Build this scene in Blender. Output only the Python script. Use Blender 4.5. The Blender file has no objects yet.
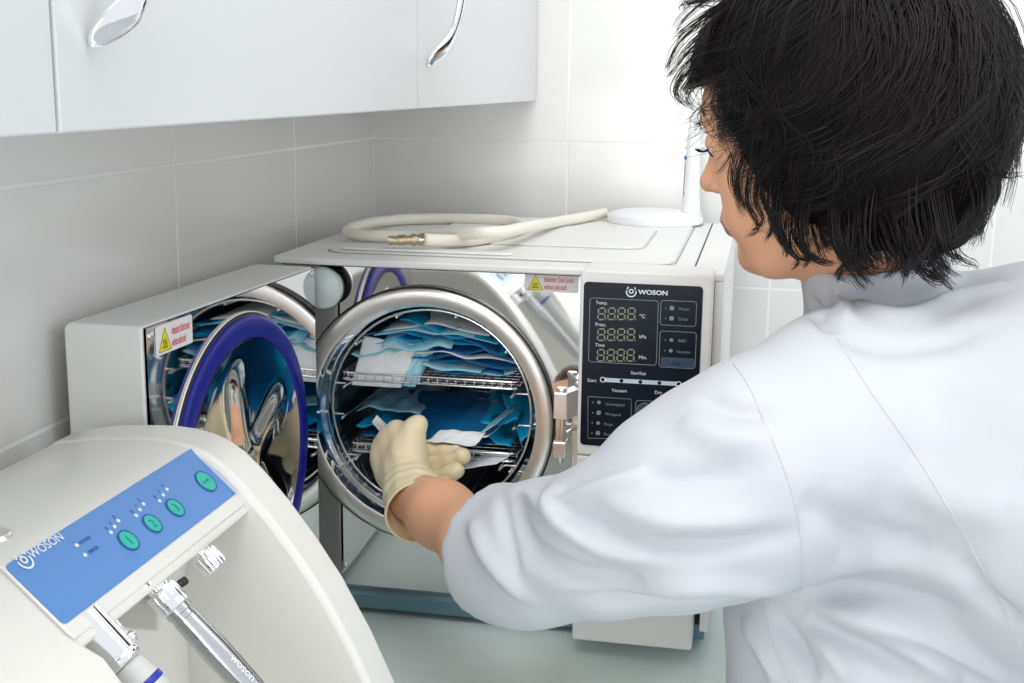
import bpy, bmesh, math, random
import numpy as np
from mathutils import Vector, Matrix
from mathutils.bvhtree import BVHTree
import openvdb as vdb
random.seed(7); RNG = np.random.default_rng(7)
H = 1.435                      # eye height of the photographer above the floor; all coordinates below are relative to the eye
sc = bpy.context.scene; COL = sc.collection
# ------------------------------------------------------------------ camera
F = 1266.0; YAW, PITCH, ROLL = math.radians(11.1), math.radians(11.61), math.radians(-0.74)
fw = np.array([-math.sin(YAW)*math.cos(PITCH), math.cos(YAW)*math.cos(PITCH), -math.sin(PITCH)])
rt = np.cross(fw, [0, 0, 1]); rt /= np.linalg.norm(rt); dn = np.cross(fw, rt)
c_, s_ = math.cos(ROLL), math.sin(ROLL)
MR = np.array([c_*rt+s_*dn, -s_*rt+c_*dn, fw])
cam = bpy.data.cameras.new('camera'); co = bpy.data.objects.new('camera', cam); COL.objects.link(co)
cam.sensor_width = 36; cam.lens = F/1024*36; cam.clip_start = .01
m4 = Matrix([list(MR[0]), list(-MR[1]), list(-MR[2])]).transposed().to_4x4(); m4.translation = (0, 0, H)
co.matrix_world = m4; sc.camera = co
# ------------------------------------------------------------------ light
W = bpy.data.worlds.new('world'); sc.world = W; W.use_nodes = True
bgn = W.node_tree.nodes['Background']; bgn.inputs[0].default_value = (.93, .96, 1, 1); bgn.inputs[1].default_value = .82
def area(name, loc, aim, sx, sy, e, col=(1, 1, 1)):
    l = bpy.data.lights.new(name, 'AREA'); l.shape = 'RECTANGLE'; l.size = sx; l.size_y = sy; l.energy = e; l.color = col
    o = bpy.data.objects.new(name, l); COL.objects.link(o); o.location = (loc[0], loc[1], loc[2]+H)
    o.rotation_euler = (Vector(aim)-Vector(loc)).to_track_quat('-Z', 'Y').to_euler(); return o
area('overhead_fill_light', (.60, .85, 1.15), (.1, 1.5, -.3), 1.3, .9, 3.6, (1, .985, .96))  # unseen overhead fill, added to brighten the back wall and corner
area('overhead_fill_light', (-.14, .35, 1.15), (-.30, 1.15, -.55), .6, .8, 7, (1, .985, .96))  # second unseen fill from above, added to lift the dark worktop
area('side_fill_light', (2.3, 1.0, .35), (-.4, 1.3, -.3), 1.0, 1.2, 5, (.92, .96, 1))  # added fill from the right for the left wall and corner; no window modelled
area('room_light_behind_photographer', (-.75, -1.25, .20), (-.25, 1.4, -.30), 1.8, 1.3, 30, (1, .985, .96))
sc.view_settings.view_transform = 'Standard'; sc.view_settings.look = 'None'; sc.view_settings.gamma = 1
sc.view_settings.use_curve_mapping = False; sc.view_settings.exposure = 0.30
sc.cycles.max_bounces = 8; sc.cycles.glossy_bounces = 6; sc.cycles.sample_clamp_indirect = 4
try: sc.cycles.use_denoising = True
except Exception: pass
# ------------------------------------------------------------------ survey helper: the point where a sight line meets a known plane
def ray(px, py): return MR.T @ np.array([(px-512)/F, (py-341.5)/F, 1.0])
def P(px, py, y=None, z=None, x=None):
    d = ray(px, py)
    t = y/d[1] if y is not None else (z/d[2] if z is not None else x/d[0])
    return d*t
# ------------------------------------------------------------------ materials
def mat(name, col, rough=.5, metal=0, **k):
    m = bpy.data.materials.new(name); m.use_nodes = True; b = m.node_tree.nodes['Principled BSDF']
    b.inputs['Base Color'].default_value = (*col, 1); b.inputs['Roughness'].default_value = rough; b.inputs['Metallic'].default_value = metal
    for q, v in k.items():
        q = q.replace('_', ' ')
        if q in b.inputs: b.inputs[q].default_value = v
    return m
def noise_bump(m, scale=20, strength=.1, dist=.002, detail=4, stretch=None, rough_var=0, col_var=0):
    nt = m.node_tree; N = nt.nodes; L = nt.links; b = N['Principled BSDF']
    tc = N.new('ShaderNodeTexCoord'); mp = N.new('ShaderNodeMapping'); nz = N.new('ShaderNodeTexNoise'); bp = N.new('ShaderNodeBump')
    if stretch: mp.inputs['Scale'].default_value = stretch
    nz.inputs['Scale'].default_value = scale; nz.inputs['Detail'].default_value = detail
    bp.inputs['Strength'].default_value = strength; bp.inputs['Distance'].default_value = dist
    L.new(tc.outputs['Object'], mp.inputs['Vector']); L.new(mp.outputs[0], nz.inputs['Vector'])
    L.new(nz.outputs['Fac'], bp.inputs['Height']); L.new(bp.outputs[0], b.inputs['Normal'])
    if rough_var:
        r0 = b.inputs['Roughness'].default_value; mr = N.new('ShaderNodeMapRange')
        mr.inputs['To Min'].default_value = max(.02, r0-rough_var); mr.inputs['To Max'].default_value = r0+rough_var
        L.new(nz.outputs['Fac'], mr.inputs['Value']); L.new(mr.outputs[0], b.inputs['Roughness'])
    if col_var:
        c = b.inputs['Base Color'].default_value[:3]; mx = N.new('ShaderNodeMix'); mx.data_type = 'RGBA'
        mx.inputs['A'].default_value = (*[max(0, v*(1-col_var)) for v in c], 1); mx.inputs['B'].default_value = (*[min(1, v*(1+col_var)) for v in c], 1)
        L.new(nz.outputs['Fac'], mx.inputs['Factor']); L.new(mx.outputs['Result'], b.inputs['Base Color'])
    return m
def tile_mat(name, axis, w, h, ox, oz, col, grout):
    m = mat(name, col, .13); nt = m.node_tree; N = nt.nodes; L = nt.links; b = N['Principled BSDF']
    g = N.new('ShaderNodeNewGeometry'); sp = N.new('ShaderNodeSeparateXYZ'); cb = N.new('ShaderNodeCombineXYZ')
    L.new(g.outputs['Position'], sp.inputs[0])
    a = N.new('ShaderNodeMath'); a.operation = 'SUBTRACT'; a.inputs[1].default_value = ox
    z = N.new('ShaderNodeMath'); z.operation = 'SUBTRACT'; z.inputs[1].default_value = oz
    L.new(sp.outputs[axis], a.inputs[0]); L.new(sp.outputs['Z'], z.inputs[0]); L.new(a.outputs[0], cb.inputs[0]); L.new(z.outputs[0], cb.inputs[1])
    br = N.new('ShaderNodeTexBrick'); br.offset = 0; br.squash = 1
    br.inputs['Scale'].default_value = 1; br.inputs['Brick Width'].default_value = w; br.inputs['Row Height'].default_value = h
    br.inputs['Mortar Size'].default_value = .0024; br.inputs['Mortar Smooth'].default_value = .5
    br.inputs['Color1'].default_value = (*col, 1); br.inputs['Color2'].default_value = (*[v*.985 for v in col], 1); br.inputs['Mortar'].default_value = (*grout, 1)
    L.new(cb.outputs[0], br.inputs['Vector']); L.new(br.outputs['Color'], b.inputs['Base Color'])
    mr = N.new('ShaderNodeMapRange'); mr.inputs['To Min'].default_value = .12; mr.inputs['To Max'].default_value = .6
    L.new(br.outputs['Fac'], mr.inputs['Value']); L.new(mr.outputs[0], b.inputs['Roughness'])
    nz = N.new('ShaderNodeTexNoise'); nz.inputs['Scale'].default_value = 5; nz.inputs['Detail'].default_value = 1
    ad = N.new('ShaderNodeMath'); ad.operation = 'MULTIPLY_ADD'; ad.inputs[1].default_value = -.35
    L.new(g.outputs['Position'], nz.inputs['Vector']); L.new(br.outputs['Fac'], ad.inputs[0]); L.new(nz.outputs['Fac'], ad.inputs[2])
    bp = N.new('ShaderNodeBump'); bp.inputs['Strength'].default_value = .35; bp.inputs['Distance'].default_value = .003
    L.new(ad.outputs[0], bp.inputs['Height']); L.new(bp.outputs[0], b.inputs['Normal'])
    return m
XL, YB, ZC = -.555, 1.776, -.585
M = dict(
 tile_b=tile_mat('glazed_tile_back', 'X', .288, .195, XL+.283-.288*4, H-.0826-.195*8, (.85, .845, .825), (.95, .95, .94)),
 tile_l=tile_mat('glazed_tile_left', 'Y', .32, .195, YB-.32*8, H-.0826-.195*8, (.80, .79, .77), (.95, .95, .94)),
 floor=noise_bump(mat('vinyl_floor', (.55, .57, .58), .4), 8, .05),
 lam=noise_bump(mat('white_laminate', (.68, .69, .69), .28), 60, .02, .0005),
 lamedge=mat('cabinet_edge', (.62, .60, .54), .5),
 worktop=noise_bump(mat('pale_green_worktop', (.75, .87, .85), .2), 3, .03, .001, rough_var=.05),
 enamel=noise_bump(mat('white_enamel', (.80, .80, .785), .32), 220, .05, .0003),
 enamel2=noise_bump(mat('warm_white_plastic', (.80, .785, .735), .3), 150, .03, .0003),
 lampw=mat('white_lamp_plastic', (.88, .89, .90), .3),
 gap=mat('dark_gap', (.02, .02, .022), .6),
 teal=mat('blue_grey_plinth', (.12, .23, .29), .35),
 mirror=noise_bump(mat('mirror_polished_steel', (.80, .80, .79), .035, 1), 6, .02, .001),
 satin=noise_bump(mat('satin_steel', (.88, .85, .82), .33, 1), 30, .06, .0006, stretch=(1, 1, 1), rough_var=.08),
 steel=noise_bump(mat('brushed_steel', (.66, .66, .65), .22, 1), 90, .08, .0004),
 wire=mat('steel_wire', (.80, .80, .80), .18, 1),
 chamber=noise_bump(mat('chamber_steel', (.42, .44, .46), .22, 1), 25, .1, .001),
 chrome=mat('chrome', (.88, .88, .90), .07, 1),
 brass=noise_bump(mat('nickelled_brass', (.62, .52, .36), .22, 1), 80, .05),
 blue=mat('blue_silicone', (.003, .007, .27), .38),
 knobg=mat('pale_teal_satin', (.62, .70, .70), .3),
 black=mat('black_rubber', (.012, .012, .014), .45),
 glass=mat('dark_panel_foil', (.005, .009, .020), .25, Specular_IOR_Level=.2),
 ink=mat('white_printing', (.80, .84, .88), .5),
 inkd=mat('dim_printing', (.22, .26, .30), .5),
 seg=mat('unlit_display_segment', (.30, .30, .21), .5),
 keyb=mat('blue_key', (.022, .05, .10), .4),
 white=mat('sticker_white', (.86, .86, .84), .4), yellow=mat('warning_yellow', (.85, .78, .02), .4), red=mat('printing_red', (.75, .03, .10), .5),
 labelb=noise_bump(mat('blue_label_foil', (.085, .25, .60), .3), 3, .01),
 green=mat('green_key', (.0, .50, .36), .35), navy=mat('navy_printing', (.02, .08, .36), .5),
 tubeh=mat('cream_silicone_hose', (.84, .81, .70), .3, Subsurface_Weight=.0),
 skin=noise_bump(mat('skin', (.84, .44, .26), .45, Subsurface_Weight=.12, Subsurface_Scale=.01), 300, .12, .0006, col_var=.06),
 lip=mat('lip', (.50, .20, .15), .4), eyew=mat('eye_white', (.8, .78, .76), .2), iris=mat('dark_iris', (.03, .02, .015), .15),
 hair=mat('dark_brown_hair', (.0080, .0052, .0062), .5, Specular_IOR_Level=.38), hair2=mat('dark_hair_mass', (.004, .003, .0033), .9, Specular_IOR_Level=.1),
 latex=noise_bump(mat('cream_latex', (.88, .77, .51), .42, Subsurface_Weight=.08, Subsurface_Scale=.01), 220, .25, .001),
 cotton=noise_bump(mat('white_cotton', (.60, .618, .66), .8), 900, .12, .0004, 2),
 trous=mat('white_trouser_cloth', (.75, .77, .8), .8), shoe=mat('white_shoe_leather', (.7, .7, .7), .5),
 film=noise_bump(mat('blue_pouch_film', (.008, .36, .66), .16), 16, .7, .004, stretch=(1, 2.5, 1), col_var=.5), film2=noise_bump(mat('deep_blue_pouch_film', (.008, .14, .36), .13), 14, .8, .004, stretch=(3, .6, 1), col_var=.6), film3=noise_bump(mat('light_blue_pouch_film', (.38, .76, .88), .2), 14, .7, .004, col_var=.13),
 paper=noise_bump(mat('white_pouch_paper', (.93, .96, .98), .6), 90, .1, .0006), greyp=mat('grey_handpiece_plastic', (.63, .63, .61), .35),
)
# ------------------------------------------------------------------ builders
def link(o, parent=None):
    COL.objects.link(o)
    if parent is not None:
        o.parent = parent; o.matrix_parent_inverse = Matrix.Translation(parent_world(parent)).inverted()
    return o
def parent_world(p):
    v = Vector(p.location); return v if p.parent is None else v
def tag(o, label=None, cat=None, group=None, kind=None):
    if label: o['label'] = label
    if cat: o['category'] = cat
    if group: o['group'] = group
    if kind: o['kind'] = kind
    return o
def mesh_obj(name, verts, faces, mats, parent=None, smooth=True, fmat=None, auto=None, bevel=0, seg=3):
    """verts in eye-relative coordinates; the origin is put at the middle of the underside"""
    v = np.asarray(verts, float); lo, hi = v.min(0), v.max(0); og = np.array([(lo[0]+hi[0])/2, (lo[1]+hi[1])/2, lo[2]])
    me = bpy.data.meshes.new(name); me.from_pydata([tuple(p) for p in (v-og)], [], [tuple(f) for f in faces])
    for m in (mats if isinstance(mats, (list, tuple)) else [mats]): me.materials.append(m)
    if fmat is not None: me.polygons.foreach_set('material_index', list(fmat))
    me.update()
    if smooth:
        me.polygons.foreach_set('use_smooth', [True]*len(me.polygons))
        if auto is not None: me.set_sharp_from_angle(angle=math.radians(auto))
    o = bpy.data.objects.new(name, me); o.location = (og[0], og[1], og[2]+H)
    link(o, parent)
    if bevel:
        b = o.modifiers.new('bevel', 'BEVEL'); b.width = bevel; b.segments = seg; b.limit_method = 'ANGLE'; b.angle_limit = math.radians(40)
        b.harden_normals = False
    return o
def empty(name, loc, label=None, cat=None, group=None):
    o = bpy.data.objects.new(name, None); o.empty_display_size = .05; COL.objects.link(o); o.location = (loc[0], loc[1], loc[2]+H)
    return tag(o, label, cat, group)
class MB:
    def __init__(s): s.v = []; s.f = []; s.m = []
    def add(s, v, f, mi=0):
        b = len(s.v); s.v += [tuple(p) for p in v]; s.f += [tuple(i+b for i in q) for q in f]; s.m += [mi]*len(f); return s
    def box(s, lo, hi, mi=0, T=None):
        x0, y0, z0 = lo; x1, y1, z1 = hi
        v = [(x0,y0,z0),(x1,y0,z0),(x1,y1,z0),(x0,y1,z0),(x0,y0,z1),(x1,y0,z1),(x1,y1,z1),(x0,y1,z1)]
        if T: v = [T(*p) for p in v]
        return s.add(v, [(0,3,2,1),(4,5,6,7),(0,1,5,4),(1,2,6,5),(2,3,7,6),(3,0,4,7)], mi)
    def tube(s, pts, r, n=10, mi=0, closed=False, cap=True, up=None):
        pts = [np.array(p, float) for p in pts]; k = len(pts); rr = r if isinstance(r, (list, tuple, np.ndarray)) else [r]*k
        t0 = pts[1]-pts[0]; t0 = t0/np.linalg.norm(t0); a = np.array(up if up is not None else ([0, 0, 1] if abs(t0[2]) < .9 else [1, 0, 0]), float)
        n0 = np.cross(t0, a); n0 /= np.linalg.norm(n0); V = []
        for i in range(k):
            t = (pts[(i+1) % k]-pts[i-1]) if closed else (pts[min(i+1, k-1)]-pts[max(i-1, 0)])
            t = t/(np.linalg.norm(t)+1e-12); n0 = n0-t*(n0@t); n0 /= np.linalg.norm(n0)+1e-12; b = np.cross(t, n0)
            for j in range(n):
                an = 2*math.pi*j/n; V.append(pts[i]+rr[i]*(math.cos(an)*n0+math.sin(an)*b))
        Fc = []
        for i in range(k if closed else k-1):
            i2 = (i+1) % k
            for j in range(n): Fc.append((i*n+j, i*n+(j+1) % n, i2*n+(j+1) % n, i2*n+j))
        if cap and not closed: Fc += [tuple(range(n))[::-1], tuple((k-1)*n+j for j in range(n))]
        return s.add(V, Fc, mi)
    def lathe(s, c, ax, prof, n=48, mi=0, ref=None, cap0=True, cap1=True, bump=0, nb=0):
        """prof = [(along axis, radius)]; bump, nb: grip grooves"""
        ax = np.array(ax, float); ax /= np.linalg.norm(ax); a = np.array(ref if ref is not None else ([0, 0, 1] if abs(ax[2]) < .9 else [1, 0, 0]), float)
        u = np.cross(ax, a); u /= np.linalg.norm(u); w = np.cross(ax, u); c = np.array(c, float); V = []
        for (h, r) in prof:
            for j in range(n):
                an = 2*math.pi*j/n; q = r*(1-(bump*max(0, math.cos(an*nb))**4 if nb else 0))
                V.append(c+ax*h+q*(math.cos(an)*u+math.sin(an)*w))
        Fc = [(i*n+j, i*n+(j+1) % n, (i+1)*n+(j+1) % n, (i+1)*n+j) for i in range(len(prof)-1) for j in range(n)]
        if cap0: Fc.append(tuple(range(n))[::-1])
        if cap1: Fc.append(tuple((len(prof)-1)*n+j for j in range(n)))
        return s.add(V, Fc, mi)
    def prism(s, poly, T, h0, h1, mi=0):
        """poly (a,b) pairs extruded h0..h1 through T(a,b,h)"""
        n = len(poly); v = [T(a, b, h0) for a, b in poly]+[T(a, b, h1) for a, b in poly]
        return s.add(v, [tuple(range(n))[::-1], tuple(range(n, 2*n))]+[(i, (i+1) % n, n+(i+1) % n, n+i) for i in range(n)], mi)
    def build(s, name, mats, parent=None, **k):
        return mesh_obj(name, s.v, s.f, mats, parent, fmat=s.m if isinstance(mats, (list, tuple)) else None, **k)
def rrect(x0, y0, x1, y1, r, n=5):
    out = []
    for cx, cy, a0 in ((x1-r, y1-r, 0), (x0+r, y1-r, 90), (x0+r, y0+r, 180), (x1-r, y0+r, 270)):
        for i in range(n+1):
            a = math.radians(a0+90*i/n); out.append((cx+r*math.cos(a), cy+r*math.sin(a)))
    return out
def smooth_path(pts, per=8, closed=False):
    pts = [np.array(p, float) for p in pts]; n = len(pts); out = []
    for i in range(n if closed else n-1):
        g = (lambda j: pts[j % n]) if closed else (lambda j: pts[min(max(j, 0), n-1)])
        p0, p1, p2, p3 = g(i-1), g(i), g(i+1), g(i+2)
        for k in range(per):
            t = k/per; out.append(.5*((2*p1)+(p2-p0)*t+(2*p0-5*p1+4*p2-p3)*t*t+(3*p1-p0-3*p2+p3)*t**3))
    if not closed: out.append(pts[-1])
    return out
def text_into(mb, body, T, x, y, size, mi=0, align='LEFT', h0=0, h1=.0003, sx=1.0, bold=0):
    """lettering in the plane T(a,b,h); x,y = baseline start, size = font size"""
    cu = bpy.data.curves.new('t', 'FONT'); cu.body = body; cu.size = size; cu.align_x = align; cu.resolution_u = 3; cu.offset = bold*size
    ob = bpy.data.objects.new('t', cu); COL.objects.link(ob)
    dg = bpy.context.evaluated_depsgraph_get(); me = bpy.data.meshes.new_from_object(ob.evaluated_get(dg))
    v = [T(x+p.co.x*sx, y+p.co.y, h1) for p in me.vertices]; f = [tuple(q.vertices) for q in me.polygons]
    bpy.data.objects.remove(ob); bpy.data.meshes.remove(me); bpy.data.curves.remove(cu)
    if v: mb.add(v, f, mi)
    return mb
def flat_line(mb, pts, w, T, h=.0003, mi=0, closed=False):
    """flat printed line of width w along (a,b) points"""
    p = [np.array(q, float) for q in pts]; n = len(p); L_ = []; R_ = []
    for i in range(n):
        t = (p[(i+1) % n]-p[i-1]) if closed else p[min(i+1, n-1)]-p[max(i-1, 0)]
        t = t/(np.linalg.norm(t)+1e-12); nn = np.array([-t[1], t[0]])*w/2; L_.append(p[i]+nn); R_.append(p[i]-nn)
    v = [T(a, b, h) for a, b in L_]+[T(a, b, h) for a, b in R_]
    return mb.add(v, [(i, (i+1) % n, n+(i+1) % n, n+i) for i in range(n if closed else n-1)], mi)
def disc(mb, a, b, r, T, h0=0, h1=.0005, mi=0, n=24, rb=None):
    return mb.prism([(a+r*math.cos(2*math.pi*i/n), b+(rb or r)*math.sin(2*math.pi*i/n)) for i in range(n)], T, h0, h1, mi)
def logo(mb, a, b, s, T, mi=0, h=.0004):
    """ring inside an open horseshoe with two flicks, as printed beside the maker's word"""
    arc = [(a+s*.5*math.cos(t), b+s*.5*math.sin(t)) for t in np.linspace(math.radians(165), math.radians(375), 22)]
    flat_line(mb, arc, s*.13, T, h, mi)
    flat_line(mb, [(a+s*.20*math.cos(t), b+s*.06+s*.20*math.sin(t)) for t in np.linspace(0, 2*math.pi, 20, endpoint=False)], s*.12, T, h, mi, True)
    flat_line(mb, [(a-s*.43, b+s*.25), (a-s*.30, b+s*.52)], s*.12, T, h, mi); flat_line(mb, [(a+s*.43, b+s*.25), (a+s*.36, b+s*.5)], s*.12, T, h, mi)
# ================================================================== THE ROOM
def plane_y(x0, x1, z0, z1, y, t, name, m):
    return tag(MB().box((x0, y, z0), (x1, y+t, z1)).build(name, m, smooth=False), kind='structure')
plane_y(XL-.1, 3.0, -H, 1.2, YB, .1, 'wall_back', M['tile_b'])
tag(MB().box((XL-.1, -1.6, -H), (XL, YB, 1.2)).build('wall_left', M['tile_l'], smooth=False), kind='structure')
tag(MB().box((XL-.1, -1.6, -H-.05), (3.0, YB+.1, -H)).build('floor', M['floor'], smooth=False), kind='structure')
# worktop: an L along the left and the back wall
CX, CY = .045, YB-.60
Tz = lambda a, b, h: (a, b, h)
wt = MB().prism([(XL+.002, -1.2), (CX, -1.2), (CX, CY), (2.6, CY), (2.6, YB-.002), (XL+.002, YB-.002)], Tz, ZC-.038, ZC).build('worktop', M['worktop'], smooth=False, bevel=.003)
tag(wt, 'pale green glossy worktop running under the steriliser along the back and left walls', 'worktop')
def base_cabinet(lo, hi, face, label):
    e = empty('base_cabinet', ((lo[0]+hi[0])/2, (lo[1]+hi[1])/2, -H), label, 'cabinet', None)
    MB().box((lo[0], lo[1], -H), (hi[0], hi[1], ZC-.0385)).build('carcass', M['lam'], e, smooth=False)
    if face == 'x': MB().box((hi[0]+.001, lo[1]+.002, -H+.1), (hi[0]+.019, hi[1]-.002, ZC-.045)).build('door', M['lam'], e, smooth=False, bevel=.002)
    else: MB().box((lo[0]+.002, lo[1]-.019, -H+.1), (hi[0]-.002, lo[1]-.001, ZC-.045)).build('door', M['lam'], e, smooth=False, bevel=.002)
base_cabinet((XL+.005, .1, 0), (CX-.04, 1.0, 0), 'x', 'white base cabinet under the left leg of the worktop')
base_cabinet((.85, CY+.04, 0), (1.45, YB-.01, 0), 'y', 'white base cabinet under the back leg of the worktop, beyond the person')
# wall cabinets: fronts 0.237 m off the left wall
XC = -.318; ZB = -.0262
cab = [(1.154, YB-.003, 'white wall cabinet in the corner, right of the other two, with one bow handle'),
       (.536, 1.154, 'wide white wall cabinet between the corner cabinet and the one cut by the left edge'),
       (-.082, .536, 'white wall cabinet cut off by the left edge of the picture')]
for y0, y1, lb in cab:
    e = empty('wall_cabinet', ((XL+XC)/2, (y0+y1)/2, ZB), lb, 'cabinet', 'white wall cabinets above the worktop')
    MB().box((XL+.001, y0+.001, ZB+.002), (XC-.020, y1-.001, .69)).build('carcass', M['lamedge'] if 0 else M['lam'], e, smooth=False)
    d = MB().box((XC-.019, y0+.0013, ZB), (XC, y1-.0013, .69)).build('door', M['lam'], e, smooth=False, bevel=.0015)
    # leaf-shaped bow handle near the left stile
    hy = y0+.031; z0 = .0135
    path = smooth_path([(XC+.003, hy, z0), (XC+.014, hy+.006, z0+.014), (XC+.023, hy+.014, z0+.035), (XC+.029, hy+.018, z0+.065), (XC+.027, hy+.014, z0+.098), (XC+.018, hy+.006, z0+.125), (XC+.003, hy, z0+.145)], 6)
    n = len(path); V = []; Fh = []
    for i, p in enumerate(path):
        t = i/(n-1); wdt = .0010+.0105*abs(math.cos(math.pi*t))**1.0*math.sin(math.pi*min(1, max(.0, (t if t < .5 else 1-t)*3+.03)))+.0022*math.sin(math.pi*t); th = .0026+.001*math.sin(math.pi*t)
        for j in range(10):
            a = 2*math.pi*j/10; V.append(p+np.array([math.sin(a)*th+math.cos(a)*wdt*.55, math.cos(a)*wdt*.8, 0]))
    for i in range(n-1):
        for j in range(10): Fh.append((i*10+j, i*10+(j+1) % 10, (i+1)*10+(j+1) % 10, (i+1)*10+j))
    Fh += [tuple(range(10)), tuple((n-1)*10+j for j in range(10))]
    mesh_obj('handle', V, Fh, M['chrome'], d)
# ================================================================== THE STERILISER
FY = 1.254; MY = 1.280; AX0, AX1 = -.5058, -.0335; TZ = -.184; BZ = -.560; AYB = 1.722
SC = 1.041; CC = np.array([-.3316, 0, -.3404])*SC          # mouth centre; the mouth stands 10 mm proud of the mirror
A = empty('autoclave', ((AX0+AX1)/2, (FY+AYB)/2, ZC), 'white benchtop steam steriliser with its round door open and a mirror steel front', 'autoclave')
hs = MB().box((AX0, MY-.001, BZ), (AX0+.004, AYB, TZ-.012)).box((AX1-.0085, MY-.03, BZ), (AX1, AYB, TZ-.0078)).box((AX0+.004, AYB-.006, BZ), (AX1-.004, AYB, TZ-.012)).box((AX0+.004, MY+.02, BZ), (AX1-.004, AYB-.006, BZ+.006))
hs.build('housing', M['enamel'], A, smooth=False)
MB().prism(rrect(AX0, FY, AX1, AYB+.004, .006), Tz, TZ-.0075, TZ).build('top_cover', M['enamel'], A, auto=40, bevel=.002)
# raised lid and moulded recesses on the cover
lid = MB().prism(rrect(-.462, FY+.045, -.088, 1.690, .02), Tz, TZ+.0001, TZ+.0022); lid.build('tank_lid', M['enamel'], A, auto=40, bevel=.0012)
for i, (x0, x1, y0, y1) in enumerate([(-.45, -.26, FY+.052, FY+.07)]):
    MB().prism(rrect(x0, y0, x1, y1, .008), Tz, TZ+.0024, TZ+.0052).build('grip_ridge', M['enamel'], A, auto=40, bevel=.002)
MB().prism(rrect(-.39, 1.40, -.13, 1.60, .02), Tz, TZ+.0023, TZ+.0042).build('tank_cover', M['enamel'], A, auto=40, bevel=.001)
MB().box((-.0655, FY+.002, TZ-.003), (-.0637, AYB, TZ+.0002)).build('cover_seam', M['gap'], A, smooth=False)
g = MB(); flat_line(g, rrect(-.4645, FY+.0425, -.0855, 1.6925, .022), .0016, lambda a, b, h: (a, b, TZ+h), .0004, closed=True); g.build('lid_groove', mat('groove_grey', (.33, .33, .33), .6), A, smooth=False)
g = MB(); flat_line(g, rrect(-.3925, 1.3975, -.1275, 1.6025, .022), .0014, lambda a, b, h: (a, b, TZ+h), .0027, closed=True); g.build('lid_groove', mat('groove_pale', (.45, .45, .45), .6), A, smooth=False)
MB().box((AX0+.003, MY-.006, TZ-.011), (-.174, MY+.01, TZ-.0078)).build('front_gap', M['gap'], A, smooth=False)
# mirror front with a round hole
def holed_plate(x0, x1, z0, z1, y, t, c, r, n=96):
    V = []; ang = [2*math.pi*i/n for i in range(n)]
    for yy in (y, y+t):
        for a in ang: V.append((c[0]+r*math.cos(a), yy, c[2]+r*math.sin(a)))
        for a in ang:
            dx, dz = math.cos(a), math.sin(a); k = min(((x1-c[0])/dx if dx > 1e-9 else (x0-c[0])/dx if dx < -1e-9 else 9), ((z1-c[2])/dz if dz > 1e-9 else (z0-c[2])/dz if dz < -1e-9 else 9))
            V.append((c[0]+k*dx, yy, c[2]+k*dz))
    Fc = []
    for i in range(n):
        j = (i+1) % n
        Fc += [(i, j, n+j, n+i), (2*n+i, 3*n+i, 3*n+j, 2*n+j), (i, 2*n+i, 2*n+j, j)]
    for ci, (cx, cz) in enumerate(((x1, z1), (x0, z1), (x0, z0), (x1, z0))):   # square corners
        a = math.atan2(cz-c[2], cx-c[0]) % (2*math.pi); i = int(a/(2*math.pi)*n); j = (i+1) % n; k = len(V); V.append((cx, y, cz)); V.append((cx, y+t, cz)); Fc += [(n+i, n+j, k), (3*n+j, 3*n+i, k+1)]
    return V, Fc
V, Fc = holed_plate(AX0+.005, -.172, BZ, TZ-.011, MY, .003, CC, .130)
mesh_obj('front_panel', V, Fc, M['mirror'], A, smooth=False)
MB().box((AX0+.002, MY-.012, -.578), (AX1-.004, AYB, BZ-.0005)).build('plinth', M['teal'], A, smooth=False, bevel=.002)
for fx in (-.46, -.08):
    for fy in (1.32, 1.67): MB().lathe((fx, fy, ZC+.0003), (0, 0, 1), [(0, .014), (.0065, .016)], 20).build('foot', M['black'], A, auto=40)
# mouth ring + chamber
MB().lathe(CC+[0, MY-.0003, 0], (0, -1, 0), [(0, .1418), (.0060, .1420), (.0072, .1405)], 96, cap0=False, cap1=False).build('ring_rim', M['black'], A, auto=50)
MB().lathe(CC+[0, MY+.02, 0], (0, -1, 0), [(0, .1402), (.028, .1403), (.0295, .1392), (.0302, .136), (.0302, .125), (.0290, .1225)], 96, cap0=False, cap1=False).build('mouth_ring', M['satin'], A)
MB().lathe(CC+[0, MY+.02, 0], (0, -1, 0), [(.0290, .1226), (.020, .1212), (.012, .1212), (.010, .1172), (-.010, .1162), (-.03, .1158)], 96, cap0=False, cap1=False).build('mouth_lip', M['chrome'], A)
MB().lathe(CC+[0, MY+.048, 0], (0, 1, 0), [(0, .1158), (.32, .1158), (.345, .105), (.352, .0)], 96, cap0=False, cap1=False).build('chamber', M['chamber'], A)
# hinge stub with disc, between door and ring
hb = P(322, 288, y=1.262)
MB().lathe(hb+[0, .0175, 0], (0, -1, 0), [(0, .012), (.002, .016), (.009, .0165)], 32).lathe(hb+[0, .0085, 0], (0, -1, 0), [(0, .0165), (.002, .0225), (.006, .0225)], 40).build('hinge_stub', M['black'], A, auto=40)
MB().lathe(hb+[0, .0024, 0], (0, -1, 0), [(0, .0225), (.004, .0222), (.006, .019), (.0068, .0)], 40, cap0=True, cap1=False).build('hinge_cap', M['knobg'], A, auto=60)
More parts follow.
